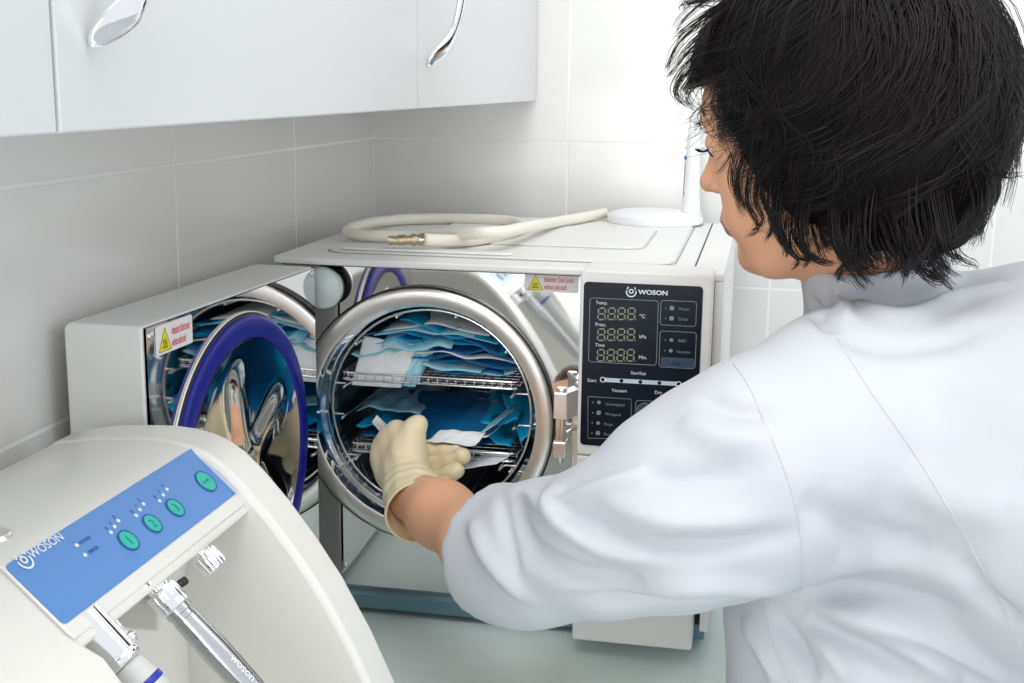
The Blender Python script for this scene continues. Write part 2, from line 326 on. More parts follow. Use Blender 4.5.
# latch bracket at the right of the mouth
lb = empty  # noqa
bx = MB().prism([(-.1985, 1.232), (-.184, 1.232), (-.171, 1.262), (-.171, 1.279), (-.178, 1.279)], Tz, -.3365, -.3085)
bx.build('latch_block', M['satin'], A, smooth=False, bevel=.0015)
MB().box((-.1985, 1.234, -.378), (-.1845, 1.252, -.3610)).build('latch_block', M['satin'], A, smooth=False, bevel=.0015)
MB().lathe((-.1915, 1.243, -.3605), (0, 0, 1), [(0, .0055), (.0235, .0055)], 20).build('latch_pin', M['chrome'], A, auto=40)
for q in (((-.1915, 1.243, -.385), [(0, .003), (.0065, .004)]), ((-.1915, 1.243, -.3080), [(0, .0062), (.0025, .005)]), ((-.176, 1.27, -.3080), [(0, .0062), (.0025, .005)])):
    MB().lathe(q[0], (0, 0, 1), q[1], 16).build('latch_screw', M['satin'], A, auto=40)
MB().tube([(-.186, 1.243, -.352), (-.176, 1.256, -.350), (-.172, 1.275, -.349)], .0022, 8).build('latch_spring', M['chrome'], A)
MB().box((-.1835, 1.262, -.41), (-.172, 1.279, -.3370)).build('latch_plate', M['satin'], A, smooth=False, bevel=.0015)
# warning sticker
def sticker(parent, T, w, h):
    m = MB(); m.prism(rrect(0, 0, w, h, .002), T, 0, .0005, 0)
    tx = .0035; s = h*.78; m.prism([(tx, h*.10), (tx+s*1.08, h*.10), (tx+s*.54, h*.90)], T, .0005, .0008, 1)
    flat_line(m, [(tx, h*.10), (tx+s*1.08, h*.10), (tx+s*.54, h*.90)], s*.05, T, .00095, 3, True)
    for k in range(3): flat_line(m, [(tx+s*(.40+.13*k)+s*.03*math.sin(v*6), h*.27+v*s*.30) for v in np.linspace(0, 1, 8)], s*.05, T, .001, 3)
    flat_line(m, [(tx+s*.3, h*.22), (tx+s*.78, h*.22)], s*.05, T, .001, 3)
    x = tx+s*1.15
    text_into(m, "Attention: Don't touch", T, x, h*.56, h*.40, 2, h1=.0009, sx=(w-x-.002)/(h*.40*10.2), bold=.012)
    text_into(m, "without safe tool!", T, x, h*.16, h*.40, 2, h1=.0009, sx=(w-x-.002)/(h*.40*10.2), bold=.012)
    return m.build('warning_sticker', [M['white'], M['yellow'], M['red'], M['black']], parent, smooth=False)
sticker(A, lambda a, b, h: (-.2385+a, MY-.0003-h, -.2135+b), .0565, .0190)
# control box: foil above, service flap below
BY = 1.220
Ty = lambda a, b, h: (a, BY-h, b)
MB().prism(rrect(-.1718, -.3686, -.0425, -.1800, .005), Ty, -.058, 0).build('control_box', M['enamel'], A, auto=40, bevel=.0022)
MB().prism(rrect(-.1718, -.5695, -.0480, -.3694, .003), Ty, -.058, -.0008).build('service_flap', M['enamel'], A, auto=40, bevel=.0022)
foil = MB().prism(rrect(-.1680, -.3575, -.0520, -.1915, .004), Ty, .0002, .0009).build('control_panel', M['glass'], A, smooth=False)
Tp = lambda a, b, h: (a, BY-.0012-h, b)
def pp(px, py): q = P(px, py, y=BY-.0012); return q[0], q[2]
def Zp(zx, zy): return pp(570+zx/3.69, 275+zy/3.69)          # reading taken on an enlarged crop
ink = MB(); dim = MB(); seg = MB(); fr = MB(); key = MB()
def frame_round(x0, y0, x1, y1, r=.0028, w=.0006):
    a = Zp(x0, y0); b = Zp(x1, y1); flat_line(fr, rrect(a[0], b[1], b[0], a[1], r), w, Tp, .0002, closed=True)
frame_round(74, 84, 318, 333); frame_round(336, 93, 464, 190); frame_round(333, 206, 461, 346); frame_round(243, 462, 474, 548)
a = [Zp(*q) for q in ((66, 452), (66, 602), (310, 606), (310, 560), (236, 552), (226, 540), (226, 458), (70, 448))]; flat_line(fr, a, .0006, Tp, .0002, closed=True)
fr.build('panel_outline', M['inkd'], foil, smooth=False)
lg = MB(); x, y = Zp(226, 64); logo(lg, x, y+.0005, .0094, Tp); x, y = Zp(252, 70); text_into(lg, 'WOSON', Tp, x, y, .0062, h1=.0004, sx=1.18, bold=.03); lg.build('maker_logo', M['ink'], foil, smooth=False)
def words(s, zx, zy, size, mn='ink', sx=1.0, al='LEFT', par=None, nm='panel_lettering'):
    x, y = Zp(zx, zy); m = MB(); text_into(m, s, Tp, x, y, size*.9, h1=.0003, sx=sx, align=al); return m.build(nm, M[mn], par or foil, smooth=False)
for s, zx, zy, sz in (('Temp.', 95, 107, .0052), ('Press.', 93, 187, .0052), ('Time', 92, 263, .0052), ('°C', 256, 158, .0058), ('kPa', 255, 233, .0055), ('Min.', 253, 309, .0055),
                      ('Sterilize', 224, 366, .0052), ('Start', 64, 393, .0052), ('End', 413, 409, .0052), ('Vacuum', 154, 430, .0052), ('Dry', 312, 438, .0052)): words(s, zx, zy, sz)
for s, zx, zy in (('Water', 400, 130), ('Drain', 399, 167), ('B&D', 399, 247), ('Vacuum', 392, 287), ('Unwrapped', 130, 480), ('Wrapped', 129, 517), ('Prion', 126, 555), ('Porous', 125, 592)): words(s, zx, zy, .0046, 'inkd')
for zx, zy in ((376, 122), (375, 160), (374, 240), (372, 279), (107, 470), (106, 508), (104, 546), (103, 583)):
    dim = MB(); x, y = Zp(zx, zy); dim.prism(rrect(x-.0021, y-.0021, x+.0021, y+.0021, .001), Tp, .0001, .0003) if zy in (583, 508, 122, 160) else disc(dim, x, y, .0021, Tp, .0001, .0003, n=5)
    dim.build('panel_symbol', M['inkd'], foil, smooth=False)
    dim = MB(); x, y = Zp(zx-22, zy); disc(dim, x, y, .0007, Tp, .0001, .0003, n=10); dim.build('indicator_light', M['inkd'], foil, smooth=False)
for zy0 in (122, 199, 275):                                   # three rows of four unlit digits
    m = MB()
    for k in range(4):
        zx0 = 103+36.5*k-(zy0-122)*.02; L = 25; hh = 42
        def sg(p, q): flat_line(m, [Zp(zx0+p[0]*L+(1-p[1])*3, zy0+p[1]*hh), Zp(zx0+q[0]*L+(1-q[1])*3, zy0+q[1]*hh)], .00125, Tp, .0003)
        for yy in (0, .5, 1): sg((.14, yy), (.86, yy))
        for xx in (0, 1): sg((xx, .08), (xx, .42)); sg((xx, .58), (xx, .92))
        x, y = Zp(zx0+L+5, zy0+hh); disc(m, x, y, .0006, Tp, .0001, .0003, n=8)
    m.build('digit_display', M['seg'], foil, smooth=False)
m = MB(); x0, y0 = Zp(120, 379); x1, y1 = Zp(402, 409)
flat_line(m, [Zp(120, 386), Zp(402, 402)], .0042, Tp, .0003); m.build('progress_bar', mat('progress_bar_blue', (.55, .68, .78), .4), foil, smooth=False)
for k, zx in enumerate((121, 190, 260, 330, 401)):
    m = MB(); x, y = Zp(zx, 386+(zx-120)*.057)
    if k in (0, 4): m2 = MB(); disc(m2, x, y, .0028, Tp, .0001, .00036); m2.build('progress_ring', M['ink'], foil, smooth=False)
    disc(m, x, y, .0019, Tp, .0003, .0005); m.build('progress_dot', M['glass'], foil, smooth=False)
m = MB(); a = Zp(334, 302); b = Zp(460, 345); m.prism(rrect(a[0]+.0004, b[1], b[0], a[1], .002), Tp, 0, .0003); m.build('key', M['keyb'], foil, smooth=False)
words('Test', 376, 331, .0050, 'ink', nm='key_lettering')
for zx, s in ((275, 'PROG'), (345, 'TEST'), (415, '')):
    x, y = Zp(zx, 499+(zx-275)*.05); m = MB(); disc(m, x, y, .0074, Tp, 0, .0006, n=32); kb = m.build('key', M['keyb'], foil, smooth=False)
    m = MB(); flat_line(m, [(x+.0074*math.cos(t), y+.0074*math.sin(t)) for t in np.linspace(0, 2*math.pi, 32, endpoint=False)], .0006, Tp, .0008, closed=True)
    if s: text_into(m, s, Tp, x, y-.0012, .0036, h1=.0008, align='CENTER')
    m.build('key_lettering', M['inkd'], kb, smooth=False)
# ---------------------------------------------------------------- the open door
Db = np.array([-.4705, .8965, 0]); Du = np.array([.0145, .3465, 0]); Du /= np.linalg.norm(Du); Dn = np.array([Du[1], -Du[0], 0])
TD = lambda a, b, h: tuple(Db+a*Du+h*Dn+np.array([0, 0, b]))
def Dp(px, py, c=0.0):
    d = ray(px, py); o = Db+c*Dn; t = (o[:2]@Dn[:2])/(d[:2]@Dn[:2]); w = d*t; return (w[:2]-o[:2])@Du[:2], w[2]
DL, DT, DB = .3455, -.1905, -.562
door = MB()
# shell: open-faced box with a rounded back edge, profile in (h, b)
prof = [(-.0005, DT-.001), (-.062, DT-.001), (-.066, DT-.002), (-.0695, DT-.006), (-.0695, DB+.012), (-.058, DB+.004), (-.05, DB), (-.0005, DB)]
door.prism(prof, lambda h, b, a: TD(a, b, h), 0, DL)
door = door.build('door', M['enamel'], A, auto=35, bevel=.0022)
mp = MB(); n = 96; dc = (.165, -.352)
Vp, Fp = holed_plate(.0015, DL-.0015, DB+.0015, DT-.0025, 0, .002, (dc[0], 0, dc[1]), .130)
mesh_obj('inner_plate', [TD(v[0], v[2], .0022-v[1]) for v in Vp], Fp, M['mirror'], door, smooth=False)
cD = np.array(TD(dc[0], dc[1], 0))
MB().lathe(cD, Dn, [(.0023, .1425), (.0028, .1430), (.0036, .1430), (.0040, .1420)], 96, cap0=False, cap1=False).build('gasket_carrier', M['satin'], door)
MB().lathe(cD, Dn, [(.0028, .1398), (.0062, .1398), (.0088, .1388), (.0098, .136), (.0098, .123), (.0088, .1190), (.006, .1172), (.002, .1170)], 96, cap0=False, cap1=False).build('gasket', M['blue'], door)
MB().lathe(cD, Dn, [(.0024, .1416), (.0050, .1416), (.0056, .1400)], 96, cap0=False, cap1=False).build('gasket_edge', M['black'], door)
# chrome pressing inside the gasket: dished, with a hub and raised spokes
V = []; Fc = []; NR, NT = 46, 144
for i in range(NR+1):
    r = .1172*i/NR
    for j in range(NT):
        t = 2*math.pi*j/NT; q = r/.1172
        h = .0028+.006*q**5
        sp = sum(math.exp(-((((t-t0+math.pi) % (2*math.pi))-math.pi)*max(r, .01)/.013)**2) for t0 in np.radians([30, 102, 174, 246, 318]))
        h += .007*min(1.1, sp)*math.exp(-((q-.45)/.36)**6)+.004*math.exp(-(q/.22)**4)
        V.append(TD(dc[0]+r*math.cos(t), dc[1]+r*math.sin(t), h))
for i in range(NR):
    for j in range(NT):
        k = (j+1) % NT; Fc.append((i*NT+j, i*NT+k, (i+1)*NT+k, (i+1)*NT+j))
mesh_obj('pressure_plate', V, Fc, mat('pressed_chrome', (.82, .80, .78), .06, 1), door)
for a, b in ((.337, -.1975), (.337, -.554), (.0075, -.2), (.0075, -.552)): MB().lathe(TD(a, b, .0024), Dn, [(0, .0034), (.001, .003), (.0018, .0012)], 16).build('screw', M['satin'], door, auto=40)
st = sticker(door, lambda a, b, h: TD(a+.0148, b-.2185, h+.0026), .0605, .0240)
# wire rack inside the chamber
RK = empty('wire_rack', (CC[0], 1.4, CC[2]-.112), 'round-fronted steel wire rack that carries the trays inside the steriliser mouth', 'rack')
YR = 1.250*SC
for yy in (YR, 1.61): MB().tube([CC+[.1119*math.cos(t), yy, .1119*math.sin(t)] for t in np.linspace(0, 2*math.pi, 72, endpoint=False)], .0013, 8, closed=True).build('hoop', M['wire'], RK)
for z in (-.3295, -.3645, -.4107):
    for s in (-1, 1):
        hw = math.sqrt(.1119**2-(z-CC[2])**2); xo = CC[0]+s*hw; xi = CC[0]+s*(hw-.016)
        MB().tube(smooth_path([(xo, YR, z), (xi+s*.003, YR, z), (xi, YR+.003, z), (xi, 1.60, z), (xi+s*.003, 1.61, z), (xo, 1.61, z)], 4), .0012, 6).build('rail', M['wire'], RK)
for t in (40, 75, 110, 140, 215, 250, 290, 325):
    q = math.radians(t); p = CC+[.1095*math.cos(q), 0, .1095*math.sin(q)]
    MB().tube([p+[0, YR, 0], p+[0, 1.61, 0]], .0012, 6).lathe(p+[0, YR-.002, 0], (0, -1, 0), [(0, .0022), (.0015, .0012)], 10).build('crossbar', M['wire'], RK)
def tray(x0, x1, z0, z1, label):
    m = MB(); e = empty('wire_tray', ((x0+x1)/2, 1.45, z0), label, 'tray', 'wire trays in the steriliser')
    y0, y1 = 1.2535*SC, 1.605
    rim = MB()
    for z, r in ((z1, .0014), (z0+.0012, .0012)): rim.tube([(x, y, z) for x, y in rrect(x0, y0, x1, y1, .008, 3)], r, 6, closed=True)
    rim.build('rim', M['wire'], e)
    up = MB()
    for k in range(19):
        x = x0+.008+(x1-x0-.016)*k/18
        up.tube([(x, y0, z1), (x, y0+.0004, z0), (x, y1, z0), (x, y1, z1)], .0008, 5)
    for k in range(22):
        y = y0+.012+(y1-y0-.024)*k/21
        up.tube([(x0, y, z1), (x0, y, z0), (x1, y, z0), (x1, y, z1)], .0007, 5)
    up.build('mesh_wires', M['wire'], e)
    return e
tray(-.4487, -.2483, -.3269, -.3180, 'upper wire tray, holding the pile of blue pouches above the gloved hand')
tray(-.4388, -.2514, -.4086, -.3987, 'lower wire tray, behind and below the gloved hand')
# ---------------------------------------------------------------- sterilisation pouches
def pouch(c00, c10, c11, c01, label, mt=('film', 'paper'), wave=.004, seed=0, th=.0022, droop=0, arch=0, border=True, grp='blue and white sterilisation pouches'):
    """a flat packet between four corners (front left, front right, back right, back left), wavy, with a clear film face and a paper face"""
    rg = np.random.default_rng(seed); nx, ny = 26, 30
    c = [np.array(q, float) for q in (c00, c10, c11, c01)]; ph = rg.uniform(0, 6.28, 8); am = rg.uniform(.4, 1, 8)
    nrm = np.cross(c[1]-c[0], c[3]-c[0]); nrm /= np.linalg.norm(nrm); nrm *= (1 if nrm[2] >= -1e-3 else -1)
    V = []
    for s in (1, -1):
        for j in range(ny+1):
            for i in range(nx+1):
                u, v = i/nx, j/ny; e = min(u, 1-u)*min(v, 1-v)*4
                p = (c[0]*(1-u)+c[1]*u)*(1-v)+(c[3]*(1-u)+c[2]*u)*v
                w = wave*(am[0]*math.sin(5.5*u+ph[0])+am[1]*.6*math.sin(11*u+3*v+ph[1])+am[2]*.5*math.sin(8*v+ph[2])+am[3]*.35*math.sin(19*u-6*v+ph[3])+.25*am[4]*math.sin(27*v+9*u+ph[4]))
                w -= arch*(2*u-1)**2; w -= droop*max(0, 1-v/.22)**2
                w += s*(.0003+th*math.sqrt(max(0, e))*(.7+.3*math.sin(14*u+ph[5])*math.sin(12*v+ph[6])))
                V.append(p+nrm*w)
    K = (nx+1)*(ny+1); Fc = []; Mi = []
    for s in (0, 1):
        for j in range(ny):
            for i in range(nx):
                a = s*K+j*(nx+1)+i; q = (a, a+1, a+nx+2, a+nx+1); Fc.append(q if s == 0 else q[::-1])
                Mi.append(1 if (s == 1 or (border and (j < 2))) else 0)
    rim = [(i, 0) for i in range(nx)]+[(nx, j) for j in range(ny)]+[(i, ny) for i in range(nx, 0, -1)]+[(0, j) for j in range(ny, 0, -1)]
    idx = [j*(nx+1)+i for i, j in rim]
    for k in range(len(idx)): a, b = idx[k], idx[(k+1) % len(idx)]; Fc.append((b, a, K+a, K+b)); Mi.append(1 if border else 0)
    o = mesh_obj('sterilisation_pouch', V, Fc, [M[mt[0]], M[mt[1]]], None, fmat=Mi)
    return tag(o, label, 'pouch', grp)
def inside(x, y, z, r=.1085):
    dx, dz = x-CC[0], z-CC[2]; d = math.hypot(dx, dz)
    return (x, y, z) if d <= r else (CC[0]+dx*r/d, y, CC[2]+dz*r/d)
def stack(rows):
    for (x0, x1, z0, z1, yf, yb, zb, kw, lb) in rows:
        pouch(inside(x0, yf, z0), inside(x1, yf+kw.pop('sk', 0), z1), inside(x1, yb, z1+zb), inside(x0, yb, z0+zb), lb, **kw)
D_ = ('film2', 'film2'); L_ = ('film3', 'paper'); N_ = ('film', 'film'); WW = ('paper', 'paper'); NP = ('film', 'paper'); B0 = dict(border=False)
stack([
 (-.345, -.262, -.3125, -.3125, 1.309, 1.54, .000, dict(mt=D_, seed=1, wave=.002, th=.004, **B0), 'dark blue pouch lying flat at the bottom of the pile on the upper tray'),
 (-.360, -.255, -.3070, -.3100, 1.309, 1.55, .004, dict(mt=L_, seed=2, wave=.003, th=.004, **B0), 'pale blue pouch on the right of the upper tray, second from the bottom'),
 (-.440, -.320, -.3040, -.3020, 1.330, 1.54, .004, dict(mt=N_, seed=3, wave=.003, th=.006, **B0), 'blue pouch in the upper pile, just behind the white packet'),
 (-.372, -.252, -.2990, -.3040, 1.318, 1.54, .003, dict(mt=D_, seed=4, wave=.0035, th=.005, **B0), 'dark blue creased pouch at the right of the upper pile, third from the bottom'),
 (-.368, -.250, -.2920, -.2980, 1.316, 1.55, .002, dict(mt=NP, seed=5, wave=.0035, th=.004), 'mid blue pouch with a white front edge at the right of the upper pile'),
 (-.445, -.375, -.2960, -.2940, 1.312, 1.54, .002, dict(mt=L_, seed=6, wave=.003, th=.005, **B0), 'pale blue pouch sticking out at the left of the upper pile'),
 (-.362, -.248, -.2850, -.2930, 1.320, 1.54, .004, dict(mt=D_, seed=7, wave=.0045, th=.006, **B0), 'deep blue pouch with a curled front edge, middle right of the upper pile'),
 (-.365, -.250, -.2785, -.2870, 1.322, 1.54, .004, dict(mt=N_, seed=57, wave=.0045, th=.006, **B0), 'bright blue puffed pouch, just over the deep blue curled one'),
 (-.405, -.325, -.2810, -.2770, 1.312, 1.54, .004, dict(mt=L_, seed=8, wave=.005, droop=.010, th=.004, **B0), 'crumpled pale pouch in the middle of the upper pile'),
 (-.440, -.355, -.2830, -.2780, 1.325, 1.54, .001, dict(mt=N_, seed=9, wave=.0045, th=.007, **B0), 'bright blue pouch at the left, above the white packet'),
 (-.375, -.252, -.2700, -.2800, 1.318, 1.56, .002, dict(mt=D_, seed=10, wave=.004, th=.006, **B0), 'deep blue pouch in the upper right of the pile, under the two broad ones'),
 (-.435, -.320, -.2710, -.2660, 1.322, 1.54, .001, dict(mt=N_, seed=11, wave=.004, th=.006, **B0), 'bright blue pouch near the top left of the upper pile'),
 (-.385, -.258, -.2620, -.2720, 1.316, 1.56, .002, dict(mt=N_, seed=12, wave=.0035, th=.006, **B0), 'blue pouch near the top right of the upper pile'),
 (-.425, -.268, -.2560, -.2640, 1.314, 1.54, .000, dict(mt=L_, seed=13, wave=.0025, arch=.004, th=.006, **B0), 'broad pale pouch arched over the upper pile, second from the top'),
 (-.415, -.280, -.2500, -.2560, 1.322, 1.54, .000, dict(mt=WW, seed=14, wave=.0025, arch=.006, th=.006, **B0), 'greyish white pouch topmost of the upper pile, against the chamber roof'),
])
# white packet folded over the front of the upper pile
pouch(P(352, 385, y=1.309), P(401, 388, y=1.309), P(418, 345, y=1.328), P(364, 336, y=1.330), 'white paper packet drooping over the front left of the upper tray', mt=WW, wave=.0012, seed=20, th=.003)
pouch(P(399, 386, y=1.310), P(415, 387, y=1.310), P(434, 350, y=1.33), P(414, 345, y=1.33), 'narrow pale blue strip of pouch beside the white packet', mt=L_, wave=.0015, seed=21, border=False)
# lower tray
stack([
 (-.430, -.262, -.3940, -.3940, 1.320, 1.56, .000, dict(mt=D_, seed=30, wave=.002, th=.004, **B0), 'dark blue pouch lying on the lower tray'),
 (-.325, -.258, -.3840, -.3860, 1.315, 1.54, .006, dict(mt=N_, seed=31, wave=.005, th=.006, **B0), 'blue crumpled pouch at the right of the lower tray'),
 (-.437, -.375, -.3860, -.3840, 1.320, 1.54, .006, dict(mt=N_, seed=32, wave=.004, th=.005, **B0), 'blue pouch at the left of the lower tray behind the thumb'),
 (-.312, -.252, -.3720, -.3680, 1.322, 1.54, .010, dict(mt=N_, seed=33, wave=.005, th=.006, **B0), 'bright blue pouch leaning at the right, over the lower tray'),
 (-.445, -.370, -.3720, -.3700, 1.345, 1.56, .004, dict(mt=L_, seed=34, wave=.003, th=.003, **B0), 'light pouch at the back left of the lower tray'),
])
pouch(P(432, 474, y=1.286), P(496, 464, y=1.286), P(514, 452, y=1.32), P(446, 462, y=1.32), 'small white packet under the fingertips on the lower tray', mt=WW, wave=.0008, seed=40)
pouch(P(521, 446, y=1.305), P(534, 428, y=1.305), P(531, 396, y=1.40), P(502, 394, y=1.40), 'bright blue pouch standing up against the right side of the chamber', mt=N_, wave=.002, seed=41)
# the pouch in the hand
pouch(P(424, 446, y=1.276), P(486, 436, y=1.278), P(530, 394, y=1.44), P(408, 388, y=1.44), 'large dark blue pouch with a white edge being pulled out by the gloved hand', mt=('film2', 'paper'), wave=.0025, seed=50, th=.003, droop=-.001)
pouch(P(478, 437, y=1.277), P(492, 425, y=1.282), P(531, 395, y=1.42), P(518, 400, y=1.42), 'light blue folded edge of packet beside the pouch in the hand', mt=L_, wave=.001, seed=53, th=.002, border=False)
pouch(P(426, 442, y=1.266), P(475, 446, y=1.266), P(486, 432, y=1.285), P(440, 430, y=1.285), 'white paper flap of a packet pinched between thumb and fingers', mt=WW, wave=.0012, seed=51, th=.0015)
pouch(P(372, 422, y=1.245), P(377, 415, y=1.245), P(396, 434, y=1.262), P(388, 442, y=1.262), 'small white packet end poking out left of the thumb', mt=WW, wave=.0004, seed=52, th=.001)
# ---------------------------------------------------------------- hose and lamp on top of the steriliser
zt = TZ+.0024
hp = [P(px, py, z=zt+.0072+dz) for px, py, dz in ((424, 239.5, .006), (447, 240.5, .003), (475, 239.5, 0), (503, 235, 0), (522, 228, 0), (512, 221.5, 0), (470, 219, 0), (415, 219, 0), (374, 222.5, 0), (352, 228, 0), (349, 233, 0), (372, 236, 0), (415, 236, .0005), (450, 234.5, .006), (480, 233, .0135), (505, 231.5, .0135), (530, 226.5, .010), (556, 222, .002), (585, 217, 0), (605, 213, 0))]
hz = TZ+.0042
hose = MB().tube(smooth_path(hp, 8), .0068, 16).build('silicone_hose', M['tubeh'])
tag(hose, 'cream silicone hose coiled on top of the steriliser, with a brass end fitting', 'hose')
a = P(428, 239.3, z=zt+.0128); b = P(388, 240.5, z=zt+.0115); L = np.linalg.norm(b-a)
MB().lathe(a, b-a, [(-.004, .0055), (.002, .0062), (.004, .0074), (.008, .0062), (.010, .0062), (.0105, .0052), (.013, .0052), (.0135, .0066), (.018, .0066), (.0185, .0048), (.024, .0048), (.0245, .0058), (L*.74, .0058), (L*.76, .0048), (L*.97, .0048), (L, .0052), (L+.0003, .003)], 24).build('hose_fitting', M['brass'], hose, auto=30)
lc = P(655, 215.5, z=TZ+.012); lc = np.array([-.148, 1.625, TZ+.0004])
lc = (P(607, 212, z=TZ)+P(703, 212, z=TZ))/2; q = P(655, 218, y=1.700); lc = np.array([q[0], 1.700, TZ+.0004])
LR = .0640
lamp = empty('bench_lamp', lc, 'white round-based stand with a slender upright, on the steriliser top beside the face', 'lamp')
MB().lathe(lc, (0, 0, 1), [(0, LR-.003), (.002, LR), (.010, LR), (.0125, LR-.002), (.016, LR-.012), (.0175, LR-.03), (.018, .0)], 72, cap1=False).build('base', M['lampw'], lamp, auto=50)
MB().lathe(lc+[0, 0, .0003], (0, 0, 1), [(0, LR+.0006), (.0016, LR+.0006)], 72).build('base_ring', M['inkd'], lamp, auto=50)
q = P(691, 205, y=lc[1]-.004); sx, sy = q[0], q[1]
MB().lathe((sx, sy, lc[2]+.010), (0, 0, 1), [(0, .017), (.01, .0125), (.03, .0108), (.075, .0096), (.10, .0085), (.125, .0065), (.150, .0035), (.152, .001)], 32).build('upright', M['lampw'], lamp)
for zz, r, mn in ((.088, .0034, 'labelb'), (.0415, .0016, 'teal'), (.101, .0009, 'red')):
    MB().lathe((sx-.0093, sy-.004, lc[2]+zz), (-1, -.6, 0), [(0, r), (.0012, r*.8)], 16).build('button', M[mn], lamp)
MB().tube([(sx-.0105, sy-.0035, lc[2]+.0395), (sx-.0098, sy-.0035, lc[2]+.083)], .0005, 6).tube([(sx-.0110, sy-.0035, lc[2]+.020), (sx-.0105, sy-.0035, lc[2]+.0395)], .0005, 6).build('thin_wire', M['teal'], lamp)
# ================================================================== HANDPIECE CLEANING UNIT, lower left
UY0, UY1 = .500, .860
arc = [(-.535, ZC+.012), (-.540, -.50), (-.540, -.32), (-.530, -.285), (-.505, -.266), (-.470, -.2598), (-.440, -.2580), (-.4256, -.2575), (-.4087, -.2586), (-.3955, -.2612), (-.3824, -.2662), (-.3700, -.2745), (-.3567, -.2868), (-.3375, -.3085), (-.3160, -.3365), (-.2960, -.3665), (-.2740, -.4070), (-.2546, -.4500), (-.2390, -.4950), (-.2290, -.5350), (-.2240, ZC+.012)]
U = empty('handpiece_cleaning_unit', (-.385, .68, ZC), 'white curved handpiece cleaning machine with a blue control label, in the foreground', 'machine')
Tu = lambda a, b, h: (a, h, b)
MB().prism(arc[::-1], Tu, UY1-.043, UY1).build('side_cheek', M['enamel2'], U, auto=50, bevel=.0050, seg=4)
arcn = [q for q in arc if not (-.40 < q[0] < -.355)]; k = [i for i, q in enumerate(arcn) if q[0] > -.355][0]; arcn = arcn[:k-1]+[(-.4087, -.2592), (-.3965, -.2632), (-.3585, -.2979)]+arcn[k:]
MB().prism(arcn[::-1], Tu, UY0, .5855).build('side_cheek', M['enamel2'], U, auto=50, bevel=.0050, seg=4)
core = [(-.535, ZC+.012), (-.539, -.50), (-.539, -.32), (-.529, -.286), (-.505, -.267), (-.470, -.2608), (-.440, -.2590), (-.4256, -.2585), (-.4087, -.2598), (-.3965, -.2628), (-.3585, -.2975), (-.3562, -.2990), (-.3550, -.3008), (-.3562, -.3022), (-.3530, -.3035), (-.3522, -.3062), (-.3545, -.3085), (-.372, -.3190), (-.398, -.338), (-.404, -.36), (-.404, -.50), (-.385, -.540), (-.34, -.556), (-.245, -.560), (-.236, -.565), (-.234, ZC+.012)]
MB().prism(core[::-1], Tu, .5850, UY1-.0425).build('body_shell', M['enamel2'], U, auto=30, bevel=.0012)
for y in (.53, .83):
    for x in (-.50, -.26): MB().lathe((x, y, ZC+.0003), (0, 0, 1), [(0, .012), (.012, .013)], 16).build('foot', M['black'], U)
# label on the sloping face
la = np.array([-.3965, 0, -.2628]); lbv = np.array([-.3585, 0, -.2975]); dv = lbv-la; dv /= np.linalg.norm(dv); dnm = np.array([-dv[2], 0, dv[0]])  # outward
if dnm[0] < 0: dnm = -dnm
LY0 = .5905
TL_ = lambda a, b, h: tuple(np.array([la[0], LY0+a, la[2]])+dv*(.0475-b)+dnm*h)
def Lp(px, py):
    d = ray(px, py); t = (la@dnm)/(d@dnm); w = d*t; return w[1]-LY0, .0475-(w-la)@dv
c0 = Lp(3.3, 564); c1 = Lp(195.5, 448); c2 = Lp(239.6, 493); c3 = Lp(61, 625)
lw = (c1[0]+c2[0])/2; x0 = (c0[0]+c3[0])/2; bt = (c2[1]+c3[1])/2; tp = (c0[1]+c1[1])/2
lab = MB().prism(rrect(x0, bt, lw, tp, .0035), TL_, .0001, .0007).build('control_label', M['labelb'], U, smooth=False)
def Lz(zx, zy): return Lp(zx/3.796, 440+zy/3.796)
m = MB(); p = Lz(82, 467); logo(m, p[0]+.002, p[1], .0105, lambda a, b, h: TL_(a, b, h+.0007)); p = Lz(122, 455); q = Lz(238, 380)
TL2 = lambda a, b, h: TL_(a, b, h+.0007)
text_into(m, 'WOSON', TL2, p[0], p[1], .0078, sx=(q[0]-p[0])/(.0078*3.75), bold=.01); m.build('maker_logo', M['ink'], lab, smooth=False)
for zx, zy, r, s in ((484, 385, .0079, '1'), (575, 321, .0076, '2'), (662, 261, .0076, '3'), (778, 161, .0094, 'START')):
    p = Lz(zx, zy); m = MB(); disc(m, p[0], p[1], r*.88, TL2, 0, .0008, 0, 36); kk = m.build('key', M['green'], lab, smooth=False)
    m = MB(); flat_line(m, [(p[0]+r*.93*math.cos(t), p[1]+r*.93*math.sin(t)) for t in np.linspace(0, 2*math.pi, 40, endpoint=False)], .0011, TL2, .0009, closed=True)
    fs = .0036 if len(s) > 1 else .0095; text_into(m, s, TL2, p[0], p[1]-fs*.35, fs, h1=.0010, align='CENTER', bold=.0 if len(s) > 1 else -.01); m.build('key_lettering', M['navy'], kk, smooth=False)
def lamp_dot(p): w = MB(); disc(w, p[0], p[1], .0013, TL2, 0, .0004); w.build('indicator_light', M['white'], lab, smooth=False)
for zx, zy in ((288, 403), (320, 440)): lamp_dot(Lz(zx, zy))
for (zx, zy), s in (((302, 398), 'POWER'), ((336, 433), 'ERROR')): m = MB(); p = Lz(zx, zy); text_into(m, s, TL2, p[0], p[1]-.0008, .0034, bold=.01); m.build('label_lettering', M['navy'], lab, smooth=False)
for cx, cy in ((430, 330), (526, 266), (615, 210)):
    for i in range(3):
        zx = cx-12+i*14; zy = cy+24-i*22; lamp_dot(Lz(zx, zy)); m = MB()
        p = Lz(zx-16, zy-13); text_into(m, ('0', '1', '2')[i], TL2, p[0]-.0007, p[1]-.0008, .0036, bold=.02); m.build('label_lettering', M['navy'], lab, smooth=False)
